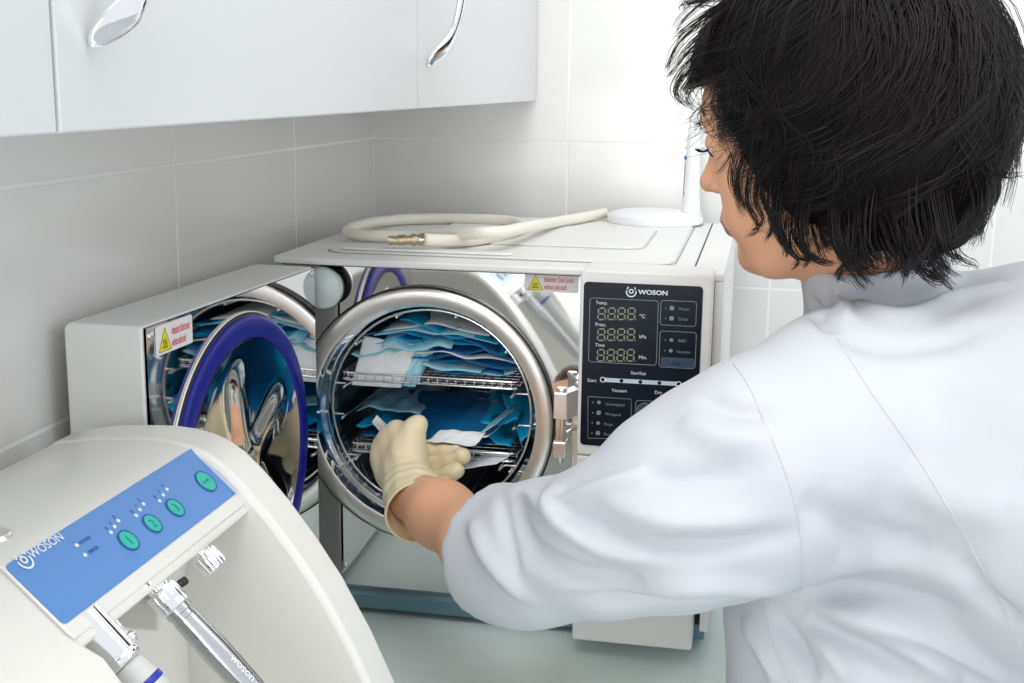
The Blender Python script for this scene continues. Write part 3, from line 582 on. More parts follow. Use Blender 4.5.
# filler cap on the top
pc = P(-9, 541, z=-.262); MB().lathe((pc[0], pc[1], -.2650), (0, 0, 1), [(0, .012), (.006, .012), (.008, .0105), (.0085, .0)], 32, cap1=False).build('filler_cap', M['satin'], U, auto=50)
MB().lathe((pc[0], pc[1], -.2615), (0, 0, 1), [(0, .0145), (.0012, .0145)], 32).build('filler_collar', M['enamel2'], U, auto=50)
# connectors under the lip, axis pointing down and forward
ad = np.array([.69, .02, -.724]); ad /= np.linalg.norm(ad)
def at(y, k=0.0, off=(0, 0)): return np.array([-.3605+off[0], y, -.3085+off[1]])+ad*k
for y, r in ((.782, .0075), (.728, .0070), (.668, .0095), (.712, .006)):
    MB().lathe(at(y, -.008), ad, [(0, r*.7), (.006, r*.7), (.0065, r), (.009, r), (.0105, r*.8), (.0106, r*.45), (.007, r*.4)], 28, cap1=True).build('nozzle_seat', M['chrome'], U, auto=30)
MB().lathe(at(.748, -.010), ad, [(0, .006), (.016, .006), (.0165, .0088), (.0175, .0093), (.029, .0093), (.0298, .0085), (.030, .0)], 64, bump=.08, nb=12, cap1=False).build('knurled_cap', M['chrome'], U, auto=40)
MB().lathe(at(.685, -.012), ad, [(0, .007), (.018, .007), (.0185, .0103), (.0195, .0108), (.0325, .0108), (.0335, .010)], 64, bump=.07, nb=12).build('coupling', M['chrome'], U, auto=40)
MB().lathe(at(.612, -.010), ad, [(0, .0125), (.030, .0125), (.0303, .0122), (.0315, .0122), (.032, .0126), (.0345, .0126), (.036, .0115)], 48).build('coupling', M['chrome'], U, auto=40)
MB().lathe(P(172, 590, y=.700), (.5, .75, .35), [(0, .0018), (.004, .0018), (.0042, .0028), (.0105, .0028), (.0115, .0022)], 20).build('release_button', M['black'], U, auto=40)
bs = at(.626, .0175, (.003, .004)); MB().tube([bs-ad*.035, bs], .0018, 10).lathe(bs+[0, .0, 0], ad, [(-.0042, .0002), (-.0036, .0022), (-.002, .0037), (0, .0043), (.002, .0037), (.0036, .0022), (.0042, .0002)], 20).build('ball_latch', M['chrome'], U)
# recess socket (white block behind the couplings)
MB().prism(rrect(.690, -.345, .716, -.322, .004), lambda a, b, h: (h, a, b), -.400, -.362).build('socket_block', M['enamel2'], U, auto=40, bevel=.002)
# the two handpieces held by the couplings
s0 = at(.685, .0218)
hpc = MB().lathe(s0, ad, [(0, .0088), (.004, .0088), (.0045, .0080), (.008, .0080), (.0085, .0084), (.018, .0088), (.035, .0096), (.055, .0092), (.09, .0078), (.125, .0066), (.15, .0062)], 48, ).build('dental_handpiece', noise_bump(mat('satin_handpiece', (.56, .58, .60), .2, 1), 40, .03), auto=35)
tag(hpc, 'long silver dental handpiece hanging from the knurled coupling of the white machine', 'handpiece')
k = MB()
def tip(n0, r0, d0=.15):
    return s0+ad*d0
hd = s0+ad*.157; k.lathe(hd-np.array([.006, 0, .006]), (.72, 0, .69), [(-.006, .004), (-.005, .0062), (.006, .0062), (.0075, .005)], 24); k.build('handpiece_head', M['chrome'], hpc, auto=35)
m = MB()
Tt = lambda a, b, h: tuple(s0+ad*(.045+a)+np.array([0, 1, 0])*0+(lambda th: .00955*(math.cos(th)*np.array([.724, 0, .69])+math.sin(th)*np.array([0, -1, 0])))(-b/.0095+.55))
text_into(m, 'woson', Tt, 0, -.001, .0075); m.build('handpiece_lettering', M['white'], hpc, smooth=False)
s1 = at(.612, .0268)
hg = MB().lathe(s1, ad, [(0, .0090), (.0015, .0105), (.012, .0118), (.020, .0121), (.024, .0120), (.0245, .0112), (.034, .0105), (.06, .0095), (.10, .0080), (.13, .0075)], 48).build('contra_angle_handpiece', M['greyp'], auto=35)
tag(hg, 'pale grey handpiece with a blue ring, hanging below the chrome coupling nearest the camera', 'handpiece')
MB().lathe(s1, ad, [(.0138, .01195), (.0142, .0124), (.0178, .0126), (.0182, .0121)], 48, cap0=False, cap1=False).build('blue_ring', mat('handpiece_blue', (.01, .03, .38), .3), hg)
MB().lathe(s1+ad*.130, ad, [(0, .0074), (.02, .0066), (.024, .0060)], 32).build('handpiece_head', M['chrome'], hg, auto=35)
# ================================================================== THE PERSON
class Field:
    """signed distance on a grid, smooth unions, turned into one continuous skin"""
    def __init__(s, lo, hi, h):
        s.h = h; s.lo = np.array(lo, float); s.n = np.ceil((np.array(hi)-s.lo)/h).astype(int)+1; s.d = np.full(s.n, .5, np.float32)
    def sub(s, lo, hi):
        a = np.clip(np.floor((np.array(lo)-s.lo)/s.h).astype(int), 0, s.n-1); b = np.clip(np.ceil((np.array(hi)-s.lo)/s.h).astype(int)+1, 1, s.n)
        sl = tuple(slice(i, j) for i, j in zip(a, b)); g = np.meshgrid(*[s.lo[i]+s.h*np.arange(a[i], b[i], dtype=np.float32) for i in range(3)], indexing='ij', sparse=True)
        return sl, g
    def put(s, sl, e, k, op='u'):
        d = s.d[sl]
        if op == 'u':
            if k <= 0: s.d[sl] = np.minimum(d, e); return
            hh = np.clip(.5+.5*(d-e)/k, 0, 1); s.d[sl] = d*(1-hh)+e*hh-k*hh*(1-hh)
        else:
            if k <= 0: s.d[sl] = np.maximum(d, -e); return
            hh = np.clip(.5-.5*(d+e)/k, 0, 1); s.d[sl] = d*(1-hh)-e*hh+k*hh*(1-hh)
    def cap(s, a, b, ra, rb, k=.01, op='u'):
        a = np.array(a, float); b = np.array(b, float); m = max(ra, rb)+k+3*s.h
        sl, (X, Y, Z) = s.sub(np.minimum(a, b)-m, np.maximum(a, b)+m)
        ab = b-a; L2 = ab@ab+1e-12; t = np.clip(((X-a[0])*ab[0]+(Y-a[1])*ab[1]+(Z-a[2])*ab[2])/L2, 0, 1)
        e = np.sqrt((X-a[0]-t*ab[0])**2+(Y-a[1]-t*ab[1])**2+(Z-a[2]-t*ab[2])**2)-(ra+(rb-ra)*t)
        s.put(sl, e.astype(np.float32), k, op)
    def chain(s, pts, k=.01, op='u'):
        for p, q in zip(pts, pts[1:]): s.cap(p[:3], q[:3], p[3], q[3], k, op)
    def ell(s, c, R3, rad, k=.01, op='u'):
        """ellipsoid: R3 rows are its axes"""
        c = np.array(c, float); m = max(rad)+k+3*s.h; sl, (X, Y, Z) = s.sub(c-m, c+m)
        q = [R3[i][0]*(X-c[0])+R3[i][1]*(Y-c[1])+R3[i][2]*(Z-c[2]) for i in range(3)]
        k0 = np.sqrt(sum((q[i]/rad[i])**2 for i in range(3))); k1 = np.sqrt(sum((q[i]/rad[i]**2)**2 for i in range(3)))+1e-9
        s.put(sl, (k0*(k0-1)/k1).astype(np.float32), k, op)
    def cut(s, p, n, lo, hi):
        """removes everything on the +n side of p inside the box"""
        sl, (X, Y, Z) = s.sub(lo, hi); e = (X-p[0])*n[0]+(Y-p[1])*n[1]+(Z-p[2])*n[2]; s.d[sl] = np.maximum(s.d[sl], e.astype(np.float32))
    def mesh(s):
        g = vdb.FloatGrid(.02); g.copyFromArray(np.clip(s.d, -.02, .02).astype(np.float32)); g.transform = vdb.createLinearTransform(voxelSize=s.h)
        p, q = g.convertToQuads(isovalue=0.0); return p+s.lo, q[:, ::-1]
def relax(V, Q, it=2, lam=.5):
    E = np.vstack([Q[:, [0, 1]], Q[:, [1, 2]], Q[:, [2, 3]], Q[:, [3, 0]]]); n = len(V)
    for _ in range(it):
        S = np.zeros_like(V); c = np.zeros(n)
        for a, b in ((0, 1), (1, 0)):
            for i in range(3): S[:, i] += np.bincount(E[:, a], V[E[:, b], i], n)
            c += np.bincount(E[:, a], minlength=n)
        V = V*(1-lam)+lam*S/np.maximum(c, 1)[:, None]
    return V
def normals(V, Q):
    fn = np.cross(V[Q[:, 2]]-V[Q[:, 0]], V[Q[:, 3]]-V[Q[:, 1]]); N = np.zeros_like(V)
    for k in range(4):
        for i in range(3): N[:, i] += np.bincount(Q[:, k], fn[:, i], len(V))
    return N/(np.linalg.norm(N, axis=1)[:, None]+1e-12)
def skin_obj(name, V, Q, m, parent, **k):
    # biggest connected shell only is not needed: fields are joined; orientation check
    N = normals(V, Q); c = V.mean(0)
    if ((V-c)*N).sum() < 0: Q = Q[:, ::-1]
    return mesh_obj(name, V, [tuple(int(i) for i in q) for q in Q], m, parent, **k)
# ---- the head frame
HY, HP = math.radians(17), math.radians(15)
Fh = np.array([-math.cos(HY), math.sin(HY), 0.0]); zz_ = np.array([0, 0, 1.0])
hf = math.cos(HP)*Fh-math.sin(HP)*zz_; hu = math.sin(HP)*Fh+math.cos(HP)*zz_; hl = np.cross(hu, hf)
R3 = np.array([hf, hl, hu]); nose_tip = P(701, 185, y=1.135)
HO = nose_tip-.117*hf+.012*hu
hw = lambda f, l, u: HO+f*hf+l*hl+u*hu
BF = Field((-.44, .84, -.66), (.60, 1.42, .13), .0030)
def he(f, l, u, rf, rl, ru, k, op='u'): BF.ell(hw(f, l, u), R3, (rf, rl, ru), k, op)
he(-.006, 0, .040, .092, .074, .082, 0)                      # cranium
he(.040, 0, .035, .056, .064, .058, .03)                     # forehead
he(.044, 0, -.035, .048, .056, .062, .025)                   # mid face
he(.050, 0, -.072, .034, .036, .028, .025)                   # jaw front
for s in (-1, 1):
    BF.cap(hw(.000, s*.052, -.045), hw(.060, s*.020, -.086), .018, .014, .022)   # jaw line
    he(.064, s*.034, -.016, .022, .022, .018, .018)          # cheek bone
    he(.062, s*.030, -.046, .026, .022, .022, .018)          # cheek
he(.078, 0, .040, .014, .044, .012, .014)                    # brow ridge
for s in (-1, 1): he(.0985, s*.032, .020, .012, .017, .0105, .010, 's'); BF.ell(hw(.0800, s*.031, .018), R3, (.0125, .0125, .0125), .004)
BF.cap(hw(.086, 0, .026), hw(.1055, 0, -.0085), .0065, .0095, .010); he(.1080, 0, -.012, .0095, .0095, .0080, .006)
for s in (-1, 1): he(.0965, s*.0125, -.0165, .0090, .0070, .0068, .005)
he(.088, 0, -.045, .014, .024, .015, .012); BF.cap(hw(.0955, -.017, -.0465), hw(.0955, .017, -.0465), .0048, .0048, .004); BF.cap(hw(.0935, -.014, -.0560), hw(.0935, .014, -.0560), .0055, .0055, .004)
BF.cap(hw(.1030, -.020, -.0512), hw(.1030, .020, -.0512), .0016, .0016, .003, 's')
he(.079, 0, -.083, .017, .020, .015, .012)                   # chin
for s in (-1, 1):                                            # ears
    he(-.008, s*.076, .000, .016, .0065, .030, .004); he(-.004, s*.084, .004, .008, .006, .017, .004, 's'); he(-.002, s*.077, -.026, .008, .0055, .009, .005)
# ---- neck, trunk and arms under the clothes
nb = P(882, 332, y=1.135)
BF.cap(hw(-.028, 0, -.030), nb, .048, .043, .03); BF.cap(hw(.018, 0, -.075), nb+[.012, 0, -.02], .026, .032, .025)
BF.chain([(.150, 1.15, -.27, .060), (.30, 1.09, -.33, .095), (.47, 1.03, -.47, .11), (.47, 1.0, -.60, .11)], .05)
BF.chain([(.115, 1.06, -.265, .060), (.20, 1.28, -.27, .060)], .04)
EL = np.array([-.105, .945, -.357]); CUF = np.array([-.230, 1.050, -.405]); WR = P(414, 496, y=1.172)
BF.chain([(.090, 1.03, -.275, .052), (*EL, .037)], .02)
fm = EL*.45+CUF*.55
BF.chain([(*EL, .038), (*fm, .0380), (*CUF, .0355), (*(CUF*.42+WR*.58), .0300), (*WR, .0250)], .02)
# right arm, mostly behind the left one
RE = np.array([.115, 1.245, -.400]); RWr = np.array([-.065, 1.150, -.392])
BF.chain([(.195, 1.27, -.28, .050), (*RE, .038)], .02); BF.chain([(*RE, .038), (*RWr, .026)], .02)
# ---- hands
def hand(Fd, W0, palm, fingers, thumb, g=0.0):
    """palm: knuckle points; fingers: chains of (point, radius)"""
    for kn, r in palm: Fd.cap(W0, kn, .0195+g, r+g, .012)
    for a, b in zip(palm, palm[1:]): Fd.cap(a[0], b[0], a[1]+g, b[1]+g, .010)
    for ch in fingers:
        for (p, r), (q, r2) in zip(ch, ch[1:]): Fd.cap(p, q, r+g, r2+g, .0025)
    for (p, r), (q, r2) in zip(thumb, thumb[1:]): Fd.cap(p, q, r+g, r2+g, .006)
def LP(px, py, y): return P(px, py, y=y)
kI, kM, kR, kP = LP(398, 436, 1.232), LP(389, 446, 1.233), LP(386, 460, 1.226), LP(390, 475, 1.214)
LH = dict(palm=[(kI, .0125), (kM, .013), (kR, .0125), (kP, .012)],
 fingers=[[(kI, .0105), (LP(408, 442, 1.268), .0098), (LP(434, 452, 1.274), .0088), (LP(455, 452, 1.268), .0078)],
          [(kM, .0108), (LP(402, 458, 1.270), .0100), (LP(436, 466, 1.266), .0092), (LP(463, 456, 1.256), .0084)],
          [(kR, .0105), (LP(402, 472, 1.255), .0098), (LP(432, 481, 1.248), .0090), (LP(456, 471, 1.240), .0084)],
          [(kP, .0098), (LP(404, 487, 1.235), .0090), (LP(426, 492, 1.228), .0082), (LP(444, 484, 1.222), .0076)]],
 thumb=[(LP(406, 482, 1.188), .0175), (LP(404, 456, 1.205), .0150), (LP(409, 440, 1.218), .0118), (LP(415, 429, 1.226), .0102), (LP(418, 424, 1.230), .0094)])
hand(BF, WR, g=-.0012, **LH); BF.cap(LP(412, 478, 1.195), LP(413, 448, 1.216), .0140, .0110, .012); BF.cap(LP(404, 450, 1.215), kI, .0125, .0105, .010); BF.cap(LP(410, 436, 1.222), kI, .0088, .0090, .010)
rd = RWr-RE; rd /= np.linalg.norm(rd); rs = np.cross(rd, [0, 0, 1]); rs /= np.linalg.norm(rs); ru_ = np.cross(rs, rd)
def RP(a, b, c): return RWr+rd*a+rs*b+ru_*c      # along, towards the photographer (little finger) side, up
RK_ = [(RP(.085, .030, .0), .0115), (RP(.090, .011, .004), .0125), (RP(.088, -.010, .004), .0125), (RP(.080, -.030, .0), .0115)]
RH = dict(palm=RK_, fingers=[[(RP(.085+o, s, 0), .0095), (RP(.115+o, s*1.05, -.010), .0088), (RP(.130+o, s*1.05, -.030), .0080), (RP(.128+o, s*1.0, -.048), .0074)] for s, o in ((.030, -.006), (.011, .004), (-.010, .002), (-.030, -.004))],
 thumb=[(RP(.030, -.026, -.004), .014), (RP(.056, -.044, -.010), .0115), (RP(.078, -.052, -.020), .0095), (RP(.095, -.050, -.028), .0088)])
hand(BF, RWr, g=-.0012, **RH)
V, Q = BF.mesh(); V = relax(V, Q, 2, .4)
# crisp features keep their own tint: lips
PR = empty('person', (.40, 1.0, -H), 'person in a white medical coat and cream gloves leaning in to load the steriliser', 'person')
d = (V-HO); lf, ll, lu = d@hf, d@hl, d@hu
fc = Q[:, 0]; mi = ((np.abs(ll[fc]) < .024-.5*np.maximum(0, np.abs(lu[fc]+.0512)-.004)) & (np.abs(lu[fc]+.0512) < .0095) & (lf[fc] > .085)).astype(int)
N = normals(V, Q)
if ((V-V.mean(0))*N).sum() < 0: Q = Q[:, ::-1]
body = mesh_obj('body', V, [tuple(int(i) for i in q) for q in Q], [M['skin'], M['lip']], PR, fmat=mi)
for s in (-1, 1):
    e = MB().lathe(hw(.0800, s*.031, .0175)-hf*.0122, hf, [(.0122-.0122*math.cos(a), .0122*math.sin(a)+1e-5) for a in np.linspace(.05, 3.09, 14)], 24).build('eyeball', M['eyew'], body)
    MB().lathe(hw(.0800, s*.031, .0160), hf-.25*hu, [(.0115, .0052), (.0124, .004), (.0126, .0)], 20, cap1=False).build('iris', M['iris'], e)
    lid = Field(hw(.08, s*.031, .018)-.02, hw(.08, s*.031, .018)+.02, .0012); lid.ell(hw(.0800, s*.031, .0180), R3, (.0142, .0142, .0142), 0)
    lid.cut(hw(.08, s*.031, .0150), -(hu*.93-hf*.2)/np.linalg.norm(hu*.93-hf*.2), hw(.08, s*.031, .018)-.02, hw(.08, s*.031, .018)+.02)
    lv, lq = lid.mesh(); skin_obj('eyelid', lv, lq, M['skin'], body)
    m = MB()
    for k in range(26):
        t = -1+2*k/25; a = hw(.0800+.0142*math.cos(t*.9)*.97, s*.031+.0142*math.sin(t*.9), .0155); dr = hf*.9*math.cos(t*.7)+hl*math.sin(t*.7)*.8
        m.tube([a, a+dr*.0045-hu*.0012, a+dr*.0085+hu*.0004, a+dr*.0105+hu*.003], [.00035, .0003, .0002, .00008], 4)
    m.build('eyelashes', M['hair2'], body)
    m = MB()
    for k in range(70):
        t = random.random(); b = hw(.0935-.012*t*t, s*(.013+.038*t), .0405+.006*math.sin(t*2.6)+random.uniform(-.0022, .0022)); dr = hl*s*.9-hf*.25*t+hu*.25*(.5-t)
        m.tube([b, b+dr*.004+hf*.0006, b+dr*.008], [.0003, .00028, .0001], 3)
    m.build('eyebrow', M['hair'], body)
# ---- gloves
def glove(H_, W0, ax, rim_c, rim_r, extra, bounds, name, label):
    G = Field(*bounds, .0016); hand(G, W0, g=.0006, **H_)
    for e in extra: G.cap(*e)
    G.cap(W0, W0+(rim_c-W0)*1.25, .0285, rim_r*1.10, .012)
    G.cap(W0+(rim_c-W0)*.0-ax*.012, rim_c+(rim_c-W0)*.6, .0245, rim_r*1.10, 0, 's')
    G.cut(rim_c, ax, rim_c-.07, rim_c+.07)
    v, q = G.mesh(); v = relax(v, q, 1, .35)
    # creases where the latex bunches
    n = normals(v, q); t = (v-W0)@ax
    w = .0009*np.sin(t*420+6*np.sin(v[:, 2]*60))*np.exp(-((t+.006)/.018)**2)+.0004*np.sin(v[:, 0]*300+v[:, 2]*210)
    v = v+n*w[:, None]
    o = skin_obj(name, v, q, M['latex'], PR); o['label'] = label
    # rolled edge of the cuff
    return o
fa = (CUF-WR); fa /= np.linalg.norm(fa)
rimc = P(420, 512, y=1.150)
axl = fa*.8+(rimc-WR)/np.linalg.norm(rimc-WR)*.2; axl /= np.linalg.norm(axl)
axl = P(0, 0, y=1)*0+np.array([.42, -.88, -.20]); axl /= np.linalg.norm(axl)
gl = glove(LH, WR, axl, rimc, .0335, [(LP(412, 478, 1.195), LP(413, 448, 1.216), .0155, .0125, .012), (LP(404, 450, 1.215), kI, .0140, .0120, .010), (LP(410, 436, 1.222), kI, .0102, .0104, .010)], ((-.42, 1.06, -.50), (-.24, 1.30, -.30)), 'glove', 'cream latex glove on the hand holding the pouch')
u_ = np.cross(axl, [0, 0, 1]); u_ /= np.linalg.norm(u_); w_ = np.cross(axl, u_)
MB().tube([rimc+.0342*(math.cos(t)*u_+math.sin(t)*w_) for t in np.linspace(0, 2*math.pi, 60, endpoint=False)], .0014, 8, closed=True).build('glove_cuff_bead', M['latex'], gl)
axr = -rd; glove(RH, RWr, axr, RWr+axr*.03, .031, [], (RWr-.17, RWr+.10), 'glove', 'cream latex glove on the half-hidden right hand')
# ---- coat
CF = Field((-.28, .80, -1.02), (.78, 1.50, -.06), .0045)
CF.chain([(.095, 1.025, -.268, .098), (.25, .985, -.300, .130), (.40, .955, -.390, .150), (.50, .950, -.520, .150)], .05)
CF.chain([(.155, 1.155, -.262, .105), (.30, 1.11, -.285, .140), (.44, 1.06, -.37, .160), (.52, 1.02, -.50, .160)], .06)
CF.chain([(.195, 1.285, -.275, .085), (.32, 1.24, -.31, .105), (.46, 1.15, -.40, .130)], .06)
CF.chain([(.150, 1.100, -.360, .110), (.105, 1.050, -.450, .105), (.120, 1.020, -.560, .118)], .06)
CF.chain([(.36, 1.02, -.46, .15), (.30, 1.00, -.60, .15)], .06)
CF.chain([(.130, 1.010, -.570, .115), (.235, .99, -.80, .125), (.26, .985, -1.0, .135)], .05)
CF.chain([(.50, .98, -.52, .155), (.47, .97, -.78, .17), (.46, .97, -1.02, .18)], .06)
CF.chain([(.33, .98, -.56, .15), (.36, .975, -.80, .16), (.37, .975, -1.02, .17)], .06)
# left sleeve
slv = [(.070, .995, -.272, .094), (.005, .960, -.297, .087), (-.045, .943, -.320, .0735), (-.105, .948, -.353, .0560), (-.165, .990, -.384, .0540), (-.215, 1.040, -.408, .0560), (-.262, 1.092, -.420, .058)]
CF.chain(slv, .025)
ca = np.array([-.60, .80, -.30]); ca /= np.linalg.norm(ca); cc = np.array([-.2150, 1.020, -.405])
# hanging slack under the elbow
CF.chain([(-.020, .960, -.350, .048), (-.110, .965, -.378, .042), (-.190, 1.005, -.408, .044), (-.235, 1.045, -.424, .042)], .02)
CF.cut(cc, ca, (-.36, .92, -.56), (-.14, 1.30, -.28))
CF.chain([(-.120, .962, -.360, .036), (-.175, 1.0, -.388, .0475), (-.230, 1.050, -.408, .052), (-.29, 1.12, -.415, .056)], 0, 's')
# right sleeve
CF.chain([(.195, 1.275, -.285, .080), (.120, 1.245, -.400, .062), (.020, 1.195, -.396, .054)], .03)
rc = np.array([.015, 1.193, -.396]); CF.cut(rc, rd, (-.12, 1.08, -.52), (.035, 1.30, -.35)); CF.chain([(.08, 1.226, -.398, .044), (-.03, 1.17, -.394, .048)], 0, 's')
# collar: stands round the neck, open at the throat
nd = hw(-.02, 0, -.03)-nb; nd /= np.linalg.norm(nd); cb = nb+nd*.012
CF.cap(cb-nd*.05, cb+nd*.085, .072, .060, .015); CF.cut(cb+nd*.066, nd, cb+nd*.066-.12, cb+nd*.066+.12) if 0 else None
sl, (X, Y, Z) = CF.sub(cb-.16, cb+.16); t_ = (X-cb[0])*nd[0]+(Y-cb[1])*nd[1]+(Z-cb[2])*nd[2]
CF.d[sl] = np.where(t_ > .062, np.maximum(CF.d[sl], (t_-.072).astype(np.float32)), CF.d[sl])
CF.cap(cb-nd*.010, cb+nd*.12, .0505, .0535, 0, 's')
CF.cut((0, 0, -1.0), (0, 0, -1.0), (-.2, .6, -1.1), (.9, 1.6, -.95))
V, Q = CF.mesh(); V = relax(V, Q, 3, .5)
bv = BVHTree.FromPolygons([tuple(v) for v in V], [tuple(int(i) for i in q) for q in Q])
def hit(px, py):
    d = ray(px, py); d = d/np.linalg.norm(d); h = bv.ray_cast(Vector((0, 0, 0)), Vector(d))
    return np.array(h[0]) if h[0] is not None else None
def on_cloth(pts):
    L = [hit(*p) for p in smooth_path([(a, b) for a, b in pts], 6)]; return [p for p in L if p is not None]
N = normals(V, Q)
if ((V-V.mean(0))*N).sum() < 0: N = -N
# folds: (line across the cloth, half width, height)
FOLDS = [([(648, 470), (612, 487), (580, 500), (548, 508)], .010, .0075), ([(548, 489), (560, 520), (600, 545), (650, 556)], .011, .0080), ([(512, 500), (532, 548), (580, 577), (650, 584)], .013, -.0075),
 ([(470, 520), (490, 560), (530, 600)], .010, .0050), ([(560, 500), (590, 530), (660, 545), (730, 545), (795, 535)], .010, -.0060), ([(600, 500), (680, 522), (750, 520)], .011, .0050),
 ([(640, 470), (680, 480), (740, 470)], .012, -.0045), ([(680, 420), (720, 440), (770, 440)], .014, .0045), ([(700, 400), (740, 412), (775, 410)], .009, -.0035), ([(620, 590), (700, 585), (790, 590)], .012, .0050), ([(560, 600), (640, 600), (720, 596)], .008, -.004),
 ([(520, 492), (540, 505), (556, 525)], .006, .0040), ([(500, 490), (505, 530), (520, 575)], .008, -.0035), ([(805, 600), (860, 620), (940, 640), (1010, 680)], .014, .0080), ([(805, 615), (860, 645), (920, 680)], .012, -.0075), ([(800, 590), (870, 590), (960, 610)], .012, -.0060),
 ([(745, 620), (765, 650), (778, 683)], .010, .0060), ([(775, 615), (800, 650), (815, 683)], .009, -.0070), ([(810, 622), (835, 655), (852, 683)], .010, .0060), ([(850, 300), (905, 318), (960, 300), (1010, 285)], .012, .0060), ([(845, 290), (900, 300), (960, 285)], .008, -.0050),
 ([(830, 330), (900, 345), (980, 330)], .016, -.0040), ([(900, 470), (950, 500), (1010, 510)], .020, .0050), ([(830, 560), (900, 560), (980, 590)], .018, .0050), ([(800, 500), (860, 530), (930, 545)], .015, -.0045), ([(812, 300), (820, 318), (834, 330)], .008, -.004), ([(836, 283), (842, 305), (850, 320)], .007, .004),
 ([(880, 640), (930, 665), (960, 683)], .010, .006), ([(960, 560), (990, 600), (1020, 620)], .012, -.005)]
SEAMS = [[(734, 364), (750, 388), (764, 421), (779, 455), (791, 489), (799, 525), (802, 556), (801, 588)], [(838, 340), (856, 368), (874, 396), (897, 428), (919, 460), (945, 502), (970, 545), (992, 588), (1010, 625), (1023, 656)], [(764, 606), (772, 640), (790, 683)]]
def bend(pts, w, h, sharp=False):
    global V
    L = on_cloth(pts)
    if len(L) < 3: return
    w = w*.8; L = np.array(L); m = w*3.2; lo = L.min(0)-m; hi = L.max(0)+m
    I = np.where(((V > lo) & (V < hi)).all(1))[0]
    if not len(I): return
    best = np.full(len(I), 9.0); tt = np.zeros(len(I)); n = len(L)-1
    for k in range(n):
        a, b = L[k], L[k+1]; ab = b-a
        if ab@ab > .0016: continue
        t = np.clip((V[I]-a)@ab/(ab@ab+1e-12), 0, 1); dd = np.linalg.norm(V[I]-a-t[:, None]*ab, axis=1); u = dd < best; best[u] = dd[u]; tt[u] = (k+t[u])/n
    env = np.sin(np.pi*np.clip(tt, 0.02, .98))**.6 if not sharp else 1
    V[I] += N[I]*(h*1.9*env*np.exp(-(best/w)**2))[:, None]
V0 = V.copy()
for p, w, h in FOLDS: bend(p, w, h)
# loose, shallow undulation of the cloth
V += N*(.0022*np.sin(V[:, 0]*38+V[:, 2]*22+2*np.sin(V[:, 1]*17))*np.sin(V[:, 2]*31-V[:, 0]*14+1.3)+.0010*np.sin(V[:, 0]*90+V[:, 1]*60)*np.sin(V[:, 2]*75))[:, None]
coat = skin_obj('coat', V, Q, M['cotton'], PR)
bv = BVHTree.FromPolygons([tuple(v) for v in V], [tuple(int(i) for i in q) for q in Q])
for sm in SEAMS:
    L = on_cloth(sm)
    if len(L) > 3: MB().tube(L, .0008, 6).build('seam', M['cotton'], coat)
# hem of the cuff: a turned band
T1 = np.cross(ca, [0, 0, 1]); T1 /= np.linalg.norm(T1); T2 = np.cross(ca, T1)
MB().box((.0, 0, 0), (.001, .001, .001)) if 0 else None
# trousers and shoes
TF = Field((.15, .80, -1.36), (.70, 1.22, -.85), .008)
for y in (.925, 1.06): TF.chain([(.42, y, -.90, .085), (.42, y, -1.10, .068), (.43, y, -1.355, .060)], .01)
tv, tq = TF.mesh(); skin_obj('trousers', tv, tq, M['trous'], PR)
for y in (.925, 1.06):
    SF = Field((.18, y-.08, -H-.005), (.52, y+.08, -H+.11), .005); SF.chain([(.44, y, -H+.045, .042), (.34, y, -H+.035, .042), (.26, y, -H+.030, .034)], .02); SF.cut((0, 0, -H+.001), (0, 0, -1), (.1, y-.1, -H-.02), (.6, y+.1, -H+.02))
    tv, tq = SF.mesh(); skin_obj('shoe', tv, tq, M['shoe'], PR)
# ---- hair: a dark mass close to the head, then loose locks over it
HC = hw(-.022, 0, .030)
hr = np.array([.128, .108, .118])
HF = Field(HC-.19, HC+.19, .004)
HF.ell(HC, R3, (.112, .093, .103), 0)
HF.ell(hw(-.072, 0, -.045), R3, (.055, .074, .062), .04); HF.ell(hw(-.050, .040, -.060), R3, (.050, .034, .040), .02); HF.ell(hw(-.050, -.040, -.060), R3, (.050, .034, .040), .02)
HF.ell(hw(-.010, .066, -.010), R3, (.045, .022, .050), .03); HF.ell(hw(-.010, -.066, -.010), R3, (.045, .022, .050), .03)
HF.ell(hw(.110, 0, -.040), R3, (.070, .062, .098), .02, 's')
hv, hq = HF.mesh(); hv = relax(hv, hq, 2, .5); hn = normals(hv, hq)
dh = hv-HC; hv = hv+hn*(.003*np.sin(70*(dh@hu)+5*np.sin(30*(dh@hf))))[:, None]
hair = skin_obj('hair', hv, hq, M['hair2'], PR); hair['label'] = 'short tousled dark brown hair'
crown = np.array([-.38, .10, .92]); crown /= np.linalg.norm(crown)      # in head axes (f, l, u)
c1 = np.cross(crown, [0, 1, 0]); c1 /= np.linalg.norm(c1); c2 = np.cross(crown, c1)
def surf(al, ph, lift):
    """point on the hair volume at angle al from the crown and bearing ph"""
    dd = math.cos(al)*crown+math.sin(al)*(math.cos(ph)*c1+math.sin(ph)*c2)
    rr = 1/math.sqrt((dd[0]/hr[0])**2+(dd[1]/hr[1])**2+(dd[2]/hr[2])**2)
    if dd[2] < -.25: rr *= 1+.16*(-dd[2]-.25)
    return dd, dd*(rr+lift)
def bearing_end(ph):
    """how far from the crown a lock reaches: short at the brow, long over cheek, ear and nape"""
    dd = math.cos(1.6)*crown+math.sin(1.6)*(math.cos(ph)*c1+math.sin(ph)*c2)
    front = max(0, dd[0]); side = abs(dd[1]); back = max(0, -dd[0])
    return 1.36+.62*side+.92*back-.13*front
LOCKS = []
V_, F_ = [], []
